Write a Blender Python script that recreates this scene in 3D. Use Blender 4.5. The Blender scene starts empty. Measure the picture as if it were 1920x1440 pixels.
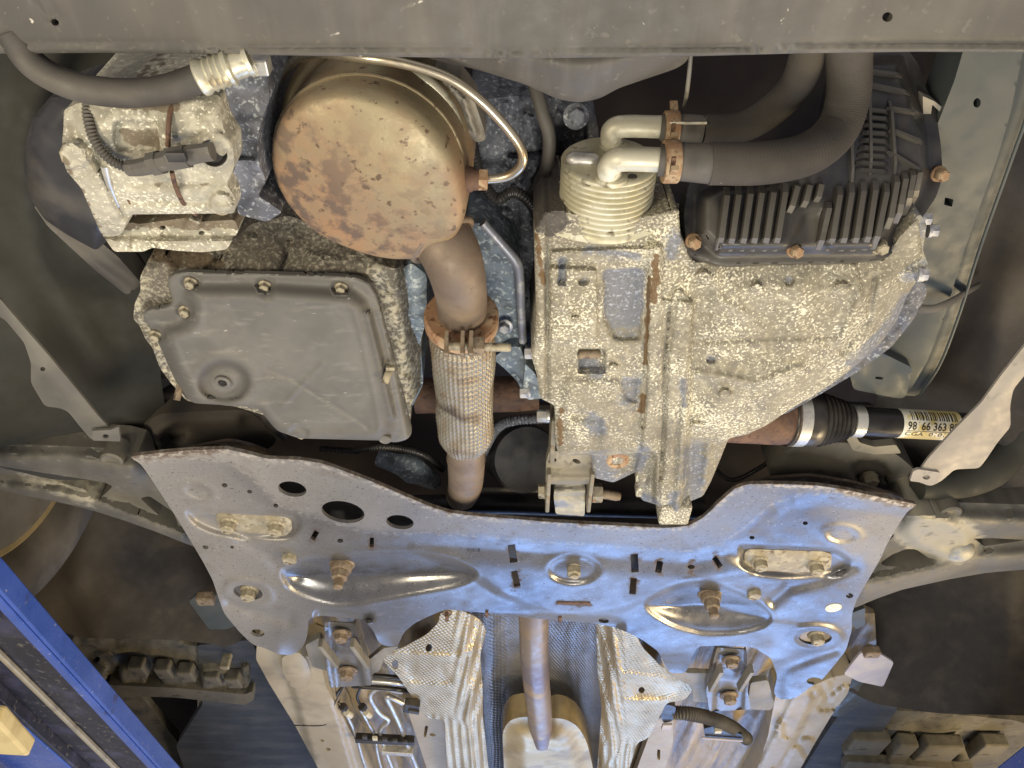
import bpy, math, random
import numpy as np
from mathutils import Vector, Matrix
from mathutils.geometry import delaunay_2d_cdt

random.seed(4)
RNG = np.random.default_rng(4)
SC = bpy.context.scene
COL = SC.collection

# ------------------------------------------------------------------ camera
F = 1450.0                       # focal length in photograph pixels (1920 wide)
S = math.sqrt(0.5)
cam_d = bpy.data.cameras.new('camera')
cam_d.sensor_width = 36.0
cam_d.lens = 36.0 * F / 1920.0
cam_d.clip_start = 0.01
cam_d.clip_end = 60.0
cam = bpy.data.objects.new('camera', cam_d)
cam.location = (0, 0, 0)
cam.rotation_euler = (math.radians(135), 0, 0)      # looking up and towards the rear of the car
COL.objects.link(cam)
SC.camera = cam

# ------------------------------------------------------------------ workshop light
world = bpy.data.worlds.new('World')
SC.world = world
world.use_nodes = True
bg = world.node_tree.nodes['Background']
bg.inputs[0].default_value = (0.92, 0.86, 0.85, 1)
bg.inputs[1].default_value = 0.36

def area(name, loc, target, sx, sy, power, col):
    d = bpy.data.lights.new(name, 'AREA')
    d.shape = 'RECTANGLE'
    d.size = sx
    d.size_y = sy
    d.energy = power
    d.color = col
    o = bpy.data.objects.new(name, d)
    o.location = loc
    o.rotation_euler = (Vector(target) - Vector(loc)).to_track_quat('-Z', 'Y').to_euler()
    COL.objects.link(o)
    return o

area('work_lamp_near', (0.15, 0.52, -0.75), (0.05, 0.50, 0.5), 0.5, 0.45, 10.2, (1.0, 0.94, 0.81))
area('work_lamp_side', (-0.80, -0.10, -0.45), (-0.38, 0.10, 0.5), 0.35, 0.35, 9, (1.0, 0.86, 0.62))
area('work_lamp_far', (1.5, 1.5, -0.45), (0.0, 1.2, 0.6), 0.4, 0.9, 26, (1.0, 0.76, 0.42))
area('doorway_daylight', (0.62, 3.4, -0.62), (0.1, 0.8, 0.5), 2.0, 1.2, 27, (0.25, 0.47, 1.0))

SC.view_settings.view_transform = 'Standard'
SC.view_settings.look = 'None'
SC.view_settings.exposure = 0.28
SC.view_settings.gamma = 1.0
SC.view_settings.use_curve_mapping = False

# ------------------------------------------------------------------ geometry helpers
def ray(px, py):
    a = (np.asarray(px, float) - 960) / F
    b = (720 - np.asarray(py, float)) / F
    return np.stack([a, S * (1 - b), S * (1 + b)], -1)

def P(px, py, z):
    d = ray(px, py)
    return Vector(d * (z / d[2]))

class Plane:
    def __init__(s, p, n):
        n = np.asarray(n, float)
        s.n = n / np.linalg.norm(n)
        s.k = float(np.dot(s.n, np.asarray(p, float)))
    def hit(s, X, Y):
        d = ray(X, Y)
        return d * (s.k / (d @ s.n))[:, None]
    def at(s, px, py, h=0.0):
        d = ray(float(px), float(py))
        return Vector(d * ((s.k + h) / float(d @ s.n)))

def H(z):
    return Plane((0, 0, z), (0, 0, -1))

def T(px, py, z, n):
    return Plane(P(px, py, z), n)

TAB = RNG.random(65536)
def vnoise(x, y, seed=0):
    xi = np.floor(x).astype(int); yi = np.floor(y).astype(int)
    fx = x - xi; fy = y - yi
    fx = fx * fx * (3 - 2 * fx); fy = fy * fy * (3 - 2 * fy)
    def g(i, j):
        return TAB[(i * 7919 + j * 104729 + seed * 1301 + (i * j) * 31) & 65535]
    return (g(xi, yi) * (1 - fx) + g(xi + 1, yi) * fx) * (1 - fy) + (g(xi, yi + 1) * (1 - fx) + g(xi + 1, yi + 1) * fx) * fy

def fbm(X, Y, size, seed=0, octv=3):
    v = 0; a = 1.0; t = 0
    for k in range(octv):
        v = v + a * (vnoise(X / size + 50.3 * k, Y / size + 17.7 * k, seed + k) - 0.5)
        t += a; a *= 0.5; size *= 0.5
    return v / t * 2

def pip(X, Y, poly):
    ins = np.zeros(X.shape, bool)
    n = len(poly)
    for i in range(n):
        x1, y1 = poly[i]; x2, y2 = poly[(i + 1) % n]
        if y1 == y2: continue
        c = ((y1 > Y) != (y2 > Y)) & (X < (x2 - x1) * (Y - y1) / (y2 - y1) + x1)
        ins ^= c
    return ins

def dline(X, Y, pts, closed=False):
    m = np.full(X.shape, 1e9)
    n = len(pts)
    for i in range(n if closed else n - 1):
        ax, ay = pts[i]; bx, by = pts[(i + 1) % n]
        dx, dy = bx - ax, by - ay
        L = dx * dx + dy * dy + 1e-9
        t = np.clip(((X - ax) * dx + (Y - ay) * dy) / L, 0, 1)
        m = np.minimum(m, (X - ax - t * dx) ** 2 + (Y - ay - t * dy) ** 2)
    return np.sqrt(m)

def sd(X, Y, poly):
    """distance to a closed outline, positive inside"""
    d = dline(X, Y, poly, True)
    return np.where(pip(X, Y, poly), d, -d)

def ss(v, a, b):
    t = np.clip((v - a) / (b - a), 0, 1)
    return t * t * (3 - 2 * t)

def hill(d, w):
    return np.exp(-(d / w) ** 2)

def ell(X, Y, cx, cy, rx, ry, ang=0):
    c, s_ = math.cos(math.radians(ang)), math.sin(math.radians(ang))
    u = (X - cx) * c + (Y - cy) * s_; v = -(X - cx) * s_ + (Y - cy) * c
    return np.sqrt((u / rx) ** 2 + (v / ry) ** 2)

def rnd(pts, r):
    """round the corners of a closed outline"""
    if r <= 0: return [tuple(p) for p in pts]
    out = []
    n = len(pts)
    for i in range(n):
        p0 = np.array(pts[i - 1], float); p = np.array(pts[i], float); p1 = np.array(pts[(i + 1) % n], float)
        l0 = np.linalg.norm(p0 - p); l1 = np.linalg.norm(p1 - p)
        if l0 < 1e-6 or l1 < 1e-6: continue
        a = p + (p0 - p) / l0 * min(r, l0 * 0.45); b = p + (p1 - p) / l1 * min(r, l1 * 0.45)
        for t in (0, 0.25, 0.5, 0.75, 1):
            out.append(tuple(a * (1 - t) ** 2 + 2 * p * t * (1 - t) + b * t * t))
    return out

def dens(poly, step):
    out = []
    n = len(poly)
    for i in range(n):
        a = np.array(poly[i]); b = np.array(poly[(i + 1) % n])
        L = np.linalg.norm(b - a)
        if L < 0.6: continue
        k = max(1, int(math.ceil(L / step)))
        for j in range(k):
            out.append(tuple(a + (b - a) * j / k))
    return out

def circ(cx, cy, rx, ry=None, ang=0, n=20):
    ry = ry or rx
    c, s_ = math.cos(math.radians(ang)), math.sin(math.radians(ang))
    return [(cx + rx * math.cos(t) * c - ry * math.sin(t) * s_, cy + rx * math.cos(t) * s_ + ry * math.sin(t) * c)
            for t in [2 * math.pi * i / n for i in range(n)]]

# ------------------------------------------------------------------ objects
ROOTS = {}
def thing(name, label, cat, loc, group=None):
    o = bpy.data.objects.new(name, None)
    o.location = loc
    o.empty_display_size = 0.02
    COL.objects.link(o)
    o['label'] = label; o['category'] = cat
    if group: o['group'] = group
    return o

def tag(o, label, cat, group=None):
    o['label'] = label; o['category'] = cat
    if group: o['group'] = group
    return o

def world_loc(o):
    v = o.location.copy()
    while o.parent:
        o = o.parent; v = v + o.location
    return v

def link(name, verts, faces, mat, parent=None, smooth=True, flat_from=None, attrs=None, mats=None, midx=None):
    V = np.asarray(verts, float)
    c = (V.min(0) + V.max(0)) / 2
    me = bpy.data.meshes.new(name)
    me.from_pydata((V - c).tolist(), [], [tuple(f) for f in faces])
    n = len(me.polygons)
    sm = np.full(n, smooth)
    if flat_from is not None: sm[flat_from:] = False
    me.polygons.foreach_set('use_smooth', sm)
    me.materials.append(MAT[mat])
    if mats:
        for m in mats: me.materials.append(MAT[m])
        me.polygons.foreach_set('material_index', midx)
    if attrs:
        for k, v in attrs.items():
            a = me.attributes.new(k, 'FLOAT', 'POINT')
            a.data.foreach_set('value', np.asarray(v, np.float32))
    me.update()
    o = bpy.data.objects.new(name, me)
    loc = Vector(c)
    if parent is not None:
        o.parent = parent
        loc = loc - world_loc(parent)
    o.location = loc
    COL.objects.link(o)
    return o

def relief(name, out, plane, mat, h=None, parent=None, holes=(), step=8, r=12, depth=0.02, edge=None, sheet=False, attrs=None):
    """a pressed or cast face: an outline on a plane, shaped by a height field, with real side walls"""
    poly = dens(rnd(out, r), step)
    hl = [dens(q, min(step, 5)) for q in holes]
    A = np.array(poly)
    x0, y0 = A.min(0); x1, y1 = A.max(0)
    gx, gy = np.meshgrid(np.arange(x0, x1, step), np.arange(y0, y1, step * 0.866))
    gx = gx + (np.arange(gx.shape[0]) % 2)[:, None] * step * 0.5
    X = gx.ravel() + RNG.uniform(-.12, .12, gx.size) * step; Y = gy.ravel() + RNG.uniform(-.12, .12, gx.size) * step
    k = sd(X, Y, poly) > step * 0.4
    for q in hl: k &= sd(X, Y, q) < -2.0
    X = X[k]; Y = Y[k]
    pts = list(poly); eds = [(i, (i + 1) % len(poly)) for i in range(len(poly))]
    for q in hl:
        b = len(pts)
        pts += q
        eds += [(b + i, b + (i + 1) % len(q)) for i in range(len(q))]
    pts += list(zip(X, Y))
    vs, es, fs, _, _, _ = delaunay_2d_cdt([Vector(p) for p in pts], eds, [], 0, 1e-4)
    V2 = np.array([tuple(v) for v in vs]); T3 = np.array([f for f in fs if len(f) == 3])
    cen = V2[T3].mean(1)
    k = pip(cen[:, 0], cen[:, 1], poly)
    for q in hl: k &= ~pip(cen[:, 0], cen[:, 1], q)
    T3 = T3[k]
    X, Y = V2[:, 0], V2[:, 1]
    hh = np.zeros(len(X))
    if h is not None: hh = hh + h(X, Y)
    if edge:
        d = np.clip(sd(X, Y, poly) / edge[0], 0, 1)
        hh = hh - edge[1] * (1 - np.sqrt(np.clip(1 - (1 - d) ** 2, 0, 1)))
    base = plane.hit(X, Y)
    dr = ray(X, Y)
    front = dr * ((plane.k + hh) / (dr @ plane.n))[:, None]      # height above the plane, kept on its sight line
    nn = np.cross(front[T3[:, 1]] - front[T3[:, 0]], front[T3[:, 2]] - front[T3[:, 0]])
    flip = (nn @ plane.n) < 0
    T3[flip] = T3[flip][:, ::-1]
    E = {}
    for t in T3.tolist():
        for a, b in ((t[0], t[1]), (t[1], t[2]), (t[2], t[0])):
            E[(a, b)] = 1
    bd = [(a, b) for (a, b) in E if (b, a) not in E]
    n = len(front)
    if sheet: back = front - plane.n * depth
    else: back = front - plane.n * (depth + hh)[:, None]
    bv = sorted({v for e in bd for v in e})
    m1 = {v: n + i for i, v in enumerate(bv)}; m2 = {v: n + len(bv) + i for i, v in enumerate(bv)}
    VV = [front, front[bv], back[bv]]
    FF = T3.tolist()
    FF += [(m1[a], m2[a], m2[b], m1[b]) for a, b in bd]
    at = {}
    for kk, fn in (attrs or {}).items():
        f0 = np.clip(fn(X, Y), 0, 1)
        at[kk] = [f0, f0[bv], f0[bv]]
    if sheet:
        b0 = n + 2 * len(bv)
        VV.append(back)
        FF += [(b0 + t[2], b0 + t[1], b0 + t[0]) for t in T3.tolist()]
        for kk in at: at[kk].append(at[kk][0])
    at = {kk: np.concatenate(v) for kk, v in at.items()}
    return link(name, np.concatenate(VV), FF, mat, parent, attrs=at)

def frame(d):
    d = Vector(d).normalized()
    u = Vector((0, 0, 1)) if abs(d.z) < 0.9 else Vector((1, 0, 0))
    a = d.cross(u).normalized(); b = d.cross(a).normalized()
    return d, a, b

def lathe_data(o, d, prof, seg=32, hexr=None):
    d, a, b = frame(d)
    V = []; Fc = []
    o = Vector(o)
    for (s_, r) in prof:
        for i in range(seg):
            t = 2 * math.pi * i / seg
            V.append(o + d * s_ + (a * math.cos(t) + b * math.sin(t)) * r)
    for k in range(len(prof) - 1):
        for i in range(seg):
            j = (i + 1) % seg
            Fc.append((k * seg + i, (k + 1) * seg + i, (k + 1) * seg + j, k * seg + j))
    Fc.append(tuple(range(seg))); Fc.append(tuple(reversed(range((len(prof) - 1) * seg, len(prof) * seg))))
    return V, Fc

def join(parts):
    V = []; Fc = []
    for v, f in parts:
        n = len(V); V += [tuple(p) for p in v]; Fc += [tuple(i + n for i in q) for q in f]
    return V, Fc

def sharpen(o, deg=38):
    me = o.data
    me.set_sharp_from_angle(angle=math.radians(deg))
    return o

def lathe(name, o, d, prof, mat, parent=None, seg=36, sharp=38):
    # doubled rims at tight corners are handled by sharp edges
    V, Fc = lathe_data(o, d, prof, seg)
    return sharpen(link(name, V, Fc, mat, parent), sharp)

def crv(pts, n=10):
    """Catmull-Rom through points"""
    p = [np.array(q, float) for q in pts]
    p = [2 * p[0] - p[1]] + p + [2 * p[-1] - p[-2]]
    out = []
    for i in range(1, len(p) - 2):
        for k in range(n):
            t = k / n
            out.append(0.5 * ((2 * p[i]) + (-p[i - 1] + p[i + 1]) * t + (2 * p[i - 1] - 5 * p[i] + 4 * p[i + 1] - p[i + 2]) * t * t + (-p[i - 1] + 3 * p[i] - 3 * p[i + 1] + p[i + 2]) * t ** 3))
    out.append(p[-2])
    return out

def tube_data(pts, r, seg=14, n=10, rib=None, smooth=True, flat=1.0, flat_dir=None):
    c = crv(pts, n) if smooth else [np.array(q, float) for q in pts]
    if rib:       # resample evenly
        L = np.concatenate([[0], np.cumsum([np.linalg.norm(c[i + 1] - c[i]) for i in range(len(c) - 1)])])
        m = max(4, int(L[-1] / (rib[1] / 4)))
        s_ = np.linspace(0, L[-1], m)
        c = [np.array([np.interp(q, L, [v[k] for v in c]) for k in range(3)]) for q in s_]
    m = len(c)
    tg = [c[min(i + 1, m - 1)] - c[max(i - 1, 0)] for i in range(m)]
    tg = [t / np.linalg.norm(t) for t in tg]
    a = np.cross(tg[0], flat_dir if flat_dir is not None else ([0, 0, 1] if abs(tg[0][2]) < .9 else [1, 0, 0]))
    a = a / np.linalg.norm(a)
    V = []; Fc = []
    rr = r if hasattr(r, '__len__') else [r, r]
    for i in range(m):
        a = a - tg[i] * np.dot(a, tg[i]); a /= np.linalg.norm(a)
        b = np.cross(tg[i], a)
        q = np.interp(i / (m - 1), np.linspace(0, 1, len(rr)), rr)
        if rib: q = q + rib[0] * math.cos(i / 4 * 2 * math.pi)
        for k in range(seg):
            t = 2 * math.pi * k / seg
            V.append(c[i] + a * math.cos(t) * q + b * math.sin(t) * q * flat)
    for i in range(m - 1):
        for k in range(seg):
            j = (k + 1) % seg
            Fc.append((i * seg + k, i * seg + j, (i + 1) * seg + j, (i + 1) * seg + k))
    Fc.append(tuple(reversed(range(seg)))); Fc.append(tuple(range((m - 1) * seg, m * seg)))
    return V, Fc

def tube(name, pts, r, mat, parent=None, **kw):
    V, Fc = tube_data(pts, r, **kw)
    return sharpen(link(name, V, Fc, mat, parent), 50)

def PX(pts):
    """list of (px, py, z)"""
    return [P(*q) for q in pts]

def box_data(c, ex, ey, ez):
    """box from centre and three half-axis vectors, edges slightly chamfered by a second ring"""
    c = Vector(c); V = []
    for sx in (-1, 1):
        for sy in (-1, 1):
            for sz in (-1, 1):
                V.append(c + Vector(ex) * sx + Vector(ey) * sy + Vector(ez) * sz)
    Fc = [(0, 1, 3, 2), (4, 6, 7, 5), (0, 4, 5, 1), (2, 3, 7, 6), (0, 2, 6, 4), (1, 5, 7, 3)]
    return V, Fc

def bevel(o, w, seg=2, lim=40):
    m = o.modifiers.new('bevel', 'BEVEL')
    m.width = w; m.segments = seg; m.limit_method = 'ANGLE'; m.angle_limit = math.radians(lim)
    return o

def box(name, c, ex, ey, ez, mat, parent=None, bev=0.001):
    V, Fc = box_data(c, ex, ey, ez)
    o = link(name, V, Fc, mat, parent, smooth=False)
    if bev: bevel(o, bev)
    return o

DOWN = Vector((0, 0, -1))
def bolt(pos, d, r, parent, mat='bolt_dusty', head=None, washer=1.45, stud=None, name='bolt', cup=False, base=None):
    """hex head, washer, optional stud end"""
    d = Vector(d).normalized(); pos = Vector(pos); head = head or r * 1.1
    L = []
    s0 = 0.0
    if base:       # stepped spacer under the head: list of (r, h)
        for rb, hb in base:
            L.append(lathe_data(pos + d * (s0 - .0005), d, [(0, rb), (hb * .8, rb), (hb, rb * .92)], 24)); s0 += hb
    if washer:
        L.append(lathe_data(pos + d * s0, d, [(-.001, r * washer), (r * .12, r * washer), (r * .3, r * 1.12)], 24)); s0 += r * .22
    L.append(lathe_data(pos + d * s0, d, [(0, r), (head * .86, r), (head, r * .86)], 6))
    if cup: L.append(lathe_data(pos + d * (s0 + head), d, [(0, r * .62), (.0006, r * .6), (.0004, r * .3)], 12))
    if stud: L.append(lathe_data(pos + d * (s0 + head - .0005), d, [(0, stud[0]), (stud[1] * .85, stud[0]), (stud[1], stud[0] * .7)], 14))
    V, Fc = join(L)
    return sharpen(link(name, V, Fc, mat, parent), 35)

def thread(name, A, B, r, mat, parent=None, pitch=.0016, seg=16):
    A = Vector(A); B = Vector(B); L = (B - A).length
    n = max(3, int(L / pitch)); prof = []
    for i in range(n):
        prof += [(i * pitch, r), (i * pitch + pitch * .5, r * .86)]
    prof += [(L, r * .8)]
    V, Fc = lathe_data(A, B - A, prof, seg)
    return link(name, V, Fc, mat, parent)

# ------------------------------------------------------------------ materials
MAT = {}
def M(name, base, layers=(), rough=.5, metal=0.0, bump=(), spec=.5, rv=.12, rs=60):
    m = bpy.data.materials.new(name)
    m.use_nodes = True
    nt = m.node_tree; N = nt.nodes; Lk = nt.links
    bs = N['Principled BSDF']
    tc = N.new('ShaderNodeTexCoord')
    def noise(s, d=3, st=None, rg=.55):
        n = N.new('ShaderNodeTexNoise'); n.inputs['Scale'].default_value = s; n.inputs['Detail'].default_value = d
        n.inputs['Roughness'].default_value = rg
        if st:
            mp = N.new('ShaderNodeMapping'); mp.inputs['Scale'].default_value = st
            Lk.new(tc.outputs['Object'], mp.inputs[0]); Lk.new(mp.outputs[0], n.inputs['Vector'])
        else: Lk.new(tc.outputs['Object'], n.inputs['Vector'])
        return n.outputs[0]
    def rng_(sock, lo, hi, a=0, b=1):
        r = N.new('ShaderNodeMapRange'); r.inputs[1].default_value = lo; r.inputs[2].default_value = hi
        r.inputs[3].default_value = a; r.inputs[4].default_value = b
        Lk.new(sock, r.inputs[0]); return r.outputs[0]
    def mul(a, b):
        q = N.new('ShaderNodeMath'); q.operation = 'MULTIPLY'; Lk.new(a, q.inputs[0])
        if isinstance(b, float): q.inputs[1].default_value = b
        else: Lk.new(b, q.inputs[1])
        return q.outputs[0]
    def mixf(f, a, b):
        q = N.new('ShaderNodeMix'); q.data_type = 'FLOAT'; Lk.new(f, q.inputs[0])
        if isinstance(a, float): q.inputs[2].default_value = a
        else: Lk.new(a, q.inputs[2])
        q.inputs[3].default_value = b
        return q.outputs[0]
    col = None; ro = None; me = None
    v = noise(rs, 4)
    ro = rng_(v, .3, .7, max(.03, rough - rv), min(1., rough + rv))
    me = float(metal)
    for L in layers:
        if 's' in L:
            q_ = noise(L['s'], L.get('d', 3), L.get('st'))
            if L.get('md'):      # density drifts with a larger pattern
                ad = N.new('ShaderNodeMath'); ad.operation = 'ADD'
                Lk.new(q_, ad.inputs[0]); Lk.new(rng_(noise(L['md'][0], 2), .3, .7, -L['md'][1], L['md'][1]), ad.inputs[1]); q_ = ad.outputs[0]
            f = rng_(q_, L.get('lo', .45), L.get('hi', .6))
            if L.get('k'): f = mul(f, float(L['k']))
            if L.get('a'):
                at = N.new('ShaderNodeAttribute'); at.attribute_name = L['a']; f = mul(f, at.outputs['Fac'])
        else:
            at = N.new('ShaderNodeAttribute'); at.attribute_name = L['a']
            if L.get('es'):     # noisy edge on an attribute mask
                ad = N.new('ShaderNodeMath'); ad.operation = 'ADD'
                Lk.new(at.outputs['Fac'], ad.inputs[0]); Lk.new(rng_(noise(L['es'], 4), .25, .75, -.45, .45), ad.inputs[1])
                f = rng_(ad.outputs[0], .5 - L.get('ew', .08), .5 + L.get('ew', .08))
                f = mul(f, float(L.get('k', 1.)))
            else: f = mul(at.outputs['Fac'], float(L.get('k', 1.)))
        mx = N.new('ShaderNodeMix'); mx.data_type = 'RGBA'
        Lk.new(f, mx.inputs[0])
        if col is None: mx.inputs[6].default_value = (*base, 1)
        else: Lk.new(col, mx.inputs[6])
        mx.inputs[7].default_value = (*L['c'], 1)
        col = mx.outputs[2]
        if 'r' in L: ro = mixf(f, ro, float(L['r']))
        if 'm' in L: me = mixf(f, me, float(L['m']))
    if col is None: bs.inputs['Base Color'].default_value = (*base, 1)
    else: Lk.new(col, bs.inputs['Base Color'])
    Lk.new(ro, bs.inputs['Roughness'])
    if isinstance(me, float): bs.inputs['Metallic'].default_value = me
    else: Lk.new(me, bs.inputs['Metallic'])
    bs.inputs['Specular IOR Level'].default_value = spec
    prev = None
    for B in bump:
        bn = N.new('ShaderNodeBump'); bn.inputs['Strength'].default_value = B[1]; bn.inputs['Distance'].default_value = B[2]
        Lk.new(noise(B[0], 3, B[3] if len(B) > 3 else None), bn.inputs['Height'])
        if prev: Lk.new(prev, bn.inputs['Normal'])
        prev = bn.outputs[0]
    if prev: Lk.new(prev, bs.inputs['Normal'])
    MAT[name] = m
    return m

SPK = dict(c=(.80, .765, .60), s=450, lo=.545, hi=.645, d=5, md=(20, .08), k=.95)
M('cast_gearbox', (.235, .215, .165), [
    dict(c=(.30, .28, .225), s=11, lo=.4, hi=.65), dict(c=(.17, .16, .145), s=80, lo=.50, hi=.66, k=.7, d=6, md=(9, .08)),
    dict(c=(.50, .465, .36), s=180, lo=.50, hi=.68, k=.6, d=6), SPK,
    dict(c=(.15, .135, .11), a='dark_tone', s=45, lo=.35, hi=.65, d=5, k=.8), dict(c=(.15, .165, .205), a='bare', es=90, k=.8, ew=.16), dict(c=(.40, .43, .50), s=300, lo=.56, hi=.66, a='bare'),
    dict(c=(.13, .075, .03), a='stain', es=120, k=.9), dict(c=(.055, .05, .05), a='oil', es=70, k=.85)],
  rough=.72, bump=[(330, .5, .0010), (60, .25, .002)], spec=.3)
M('cast_compressor', (.27, .255, .205), [
    dict(c=(.36, .345, .285), s=20, lo=.4, hi=.65), dict(c=(.16, .14, .09), s=60, lo=.56, hi=.72, k=.8), dict(c=(.52, .495, .40), s=130, lo=.46, hi=.66, d=5, k=.7), dict(c=(.74, .72, .60), s=420, lo=.58, hi=.68, d=4, md=(30, .08)),
    dict(c=(.12, .09, .06), a='stain', es=120, k=.8)],
  rough=.7, bump=[(260, .5, .0010), (70, .3, .002)], spec=.3)
M('cast_sump', (.13, .117, .095), [
    dict(c=(.11, .10, .08), s=18, lo=.45, hi=.65), dict(c=(.34, .315, .255), s=300, lo=.50, hi=.66, d=5, md=(25, .05)),
    dict(c=(.44, .41, .31), s=200, lo=.45, hi=.6, a='bright'), dict(c=(.10, .07, .04), a='stain', es=60, k=.75)],
  rough=.75, bump=[(330, .6, .0010), (50, .3, .003)], spec=.3)
M('cast_grey', (.09, .095, .115), [
    dict(c=(.15, .16, .19), s=25, lo=.45, hi=.65), dict(c=(.32, .34, .36), s=300, lo=.56, hi=.68, d=2), dict(c=(.04, .04, .045), s=60, lo=.58, hi=.7)],
  rough=.62, bump=[(280, .5, .001), (40, .5, .004)], spec=.4)
M('cast_bluegrey', (.17, .21, .25), [
    dict(c=(.10, .12, .14), s=60, lo=.5, hi=.62), dict(c=(.42, .47, .48), s=210, lo=.53, hi=.66, d=3)],
  rough=.6, bump=[(260, .5, .001)], spec=.4)
M('subframe_paint', (.21, .21, .215), [
    dict(c=(.15, .15, .16), s=9, lo=.4, hi=.65), dict(c=(.31, .295, .275), a='dust', k=.8, r=.5, m=.1), dict(c=(.34, .32, .30), s=240, lo=.56, hi=.75, d=5, k=.35, a='dust'), dict(c=(.40, .38, .36), s=120, lo=.64, hi=.76, k=.35, d=6), dict(c=(.06, .05, .045), s=380, lo=.63, hi=.69, d=4), dict(c=(.14, .115, .09), s=22, lo=.55, hi=.78, d=7, k=.5, r=.6),
    dict(c=(.10, .065, .042), a='rust', es=90, k=.8, r=.85, ew=.25), dict(c=(.46, .43, .38), s=150, lo=.46, hi=.6, a='worn_glint', r=.6), dict(c=(.46, .45, .43), s=330, lo=.66, hi=.71, d=4), dict(c=(.36, .35, .34), s=70, lo=.60, hi=.75, k=.3, st=(.6, 1.6, 1), d=6)],
  rough=.30, metal=.85, rv=.12, rs=35, bump=[(500, .10, .0005), (70, .05, .001)], spec=.6)
M('pan_paint', (.115, .112, .104), [
    dict(c=(.155, .15, .135), s=16, lo=.4, hi=.65, r=.6), dict(c=(.22, .21, .19), s=70, lo=.56, hi=.74, k=.7, st=(.5, 1.5, 1), d=6),
    dict(c=(.07, .065, .06), a='dark_tone', k=.75, r=.8), dict(c=(.09, .085, .078), s=30, lo=.5, hi=.7, d=6, k=.6), dict(c=(.42, .40, .36), s=150, lo=.70, hi=.76, st=(.6, 1.4, 1))],
  rough=.52, bump=[(180, .12, .0008)], spec=.45)
M('dome_steel', (.29, .245, .15), [
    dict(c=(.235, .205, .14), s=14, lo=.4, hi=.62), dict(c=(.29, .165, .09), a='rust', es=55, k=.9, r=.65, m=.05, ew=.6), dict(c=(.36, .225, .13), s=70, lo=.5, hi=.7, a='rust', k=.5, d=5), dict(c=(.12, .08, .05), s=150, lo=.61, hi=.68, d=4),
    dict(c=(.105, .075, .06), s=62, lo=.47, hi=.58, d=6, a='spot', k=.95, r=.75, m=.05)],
  rough=.46, metal=.35, bump=[(420, .3, .0006), (40, .15, .0015)], rs=90)
M('pipe_rusty', (.17, .13, .10), [
    dict(c=(.23, .18, .135), s=26, lo=.4, hi=.65), dict(c=(.14, .10, .075), s=150, lo=.58, hi=.72, k=.6, d=5), dict(c=(.32, .19, .11), s=60, lo=.60, hi=.78, k=.6, d=5)],
  rough=.62, metal=.35, bump=[(300, .3, .0008)])
M('rust_orange', (.33, .19, .105), [
    dict(c=(.44, .32, .20), s=50, lo=.45, hi=.62), dict(c=(.15, .07, .035), s=160, lo=.54, hi=.66)],
  rough=.75, metal=.1, bump=[(280, .5, .0008)])
M('rust_brown', (.10, .055, .036), [dict(c=(.17, .098, .062), s=60, lo=.45, hi=.65), dict(c=(.06, .035, .03), s=140, lo=.55, hi=.68)],
  rough=.75, metal=.1, bump=[(260, .4, .0008)])
M('braid_steel', (.29, .265, .215), [dict(c=(.24, .19, .13), s=50, lo=.48, hi=.65), dict(c=(.10, .08, .065), s=26, lo=.56, hi=.70)], rough=.45, metal=.5)
M('tube_steel', (.55, .49, .38), [dict(c=(.38, .30, .20), s=30, lo=.5, hi=.65)], rough=.28, metal=.85)
M('exhaust_steel', (.34, .27, .21), [dict(c=(.22, .18, .19), s=7, lo=.4, hi=.62), dict(c=(.44, .30, .16), s=16, lo=.5, hi=.65)],
  rough=.42, metal=.6, bump=[(200, .08, .0006)])
M('muffler_steel', (.50, .40, .22), [dict(c=(.34, .27, .16), s=14, lo=.45, hi=.65)], rough=.4, metal=.5, bump=[(40, .12, .002)])
M('cooler_alu', (.50, .47, .33), [dict(c=(.62, .60, .48), s=40, lo=.45, hi=.6), dict(c=(.20, .17, .11), s=80, lo=.58, hi=.7), dict(c=(.10, .09, .08), a='oil', k=.8)],
  rough=.5, metal=.35, bump=[(250, .25, .0006)])
M('pipe_alu', (.55, .53, .42), [dict(c=(.72, .70, .58), s=60, lo=.5, hi=.62), dict(c=(.28, .24, .15), s=90, lo=.6, hi=.72)], rough=.5, metal=.3, bump=[(240, .3, .0006)])
M('ferrule_alu', (.62, .60, .48), [dict(c=(.35, .32, .24), s=90, lo=.52, hi=.65)], rough=.38, metal=.6, bump=[(120, .3, .001)])
M('bright_zinc', (.66, .65, .60), [dict(c=(.45, .44, .42), s=60, lo=.5, hi=.65)], rough=.35, metal=.7)
M('rubber', (.050, .046, .042), [dict(c=(.115, .105, .09), s=12, lo=.42, hi=.66)], rough=.65, bump=[(500, .3, .0006)])
M('hose_fabric', (.045, .041, .037), [dict(c=(.085, .076, .066), s=9, lo=.40, hi=.66), dict(c=(.45, .42, .38), s=170, lo=.765, hi=.79)], rough=.85, bump=[(700, .5, .0008)], spec=.25)
M('boot_rubber', (.014, .013, .013), [dict(c=(.05, .045, .04), s=14, lo=.5, hi=.7)], rough=.36)
M('plastic_black', (.028, .028, .032), [dict(c=(.07, .065, .06), s=22, lo=.45, hi=.68)], rough=.42, bump=[(300, .15, .0006)])
M('plastic_dusty', (.080, .076, .071), [dict(c=(.125, .117, .102), s=7, lo=.4, hi=.65), dict(c=(.058, .055, .052), s=4, lo=.46, hi=.66), dict(c=(.14, .13, .115), s=20, lo=.5, hi=.72, k=.6, st=(2.2, .25, 1), d=6), dict(c=(.20, .185, .16), s=160, lo=.62, hi=.74, d=6, k=.5), dict(c=(.5, .48, .42), s=90, lo=.72, hi=.76)],
  rough=.58, bump=[(500, .12, .0006)], spec=.4)
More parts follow.
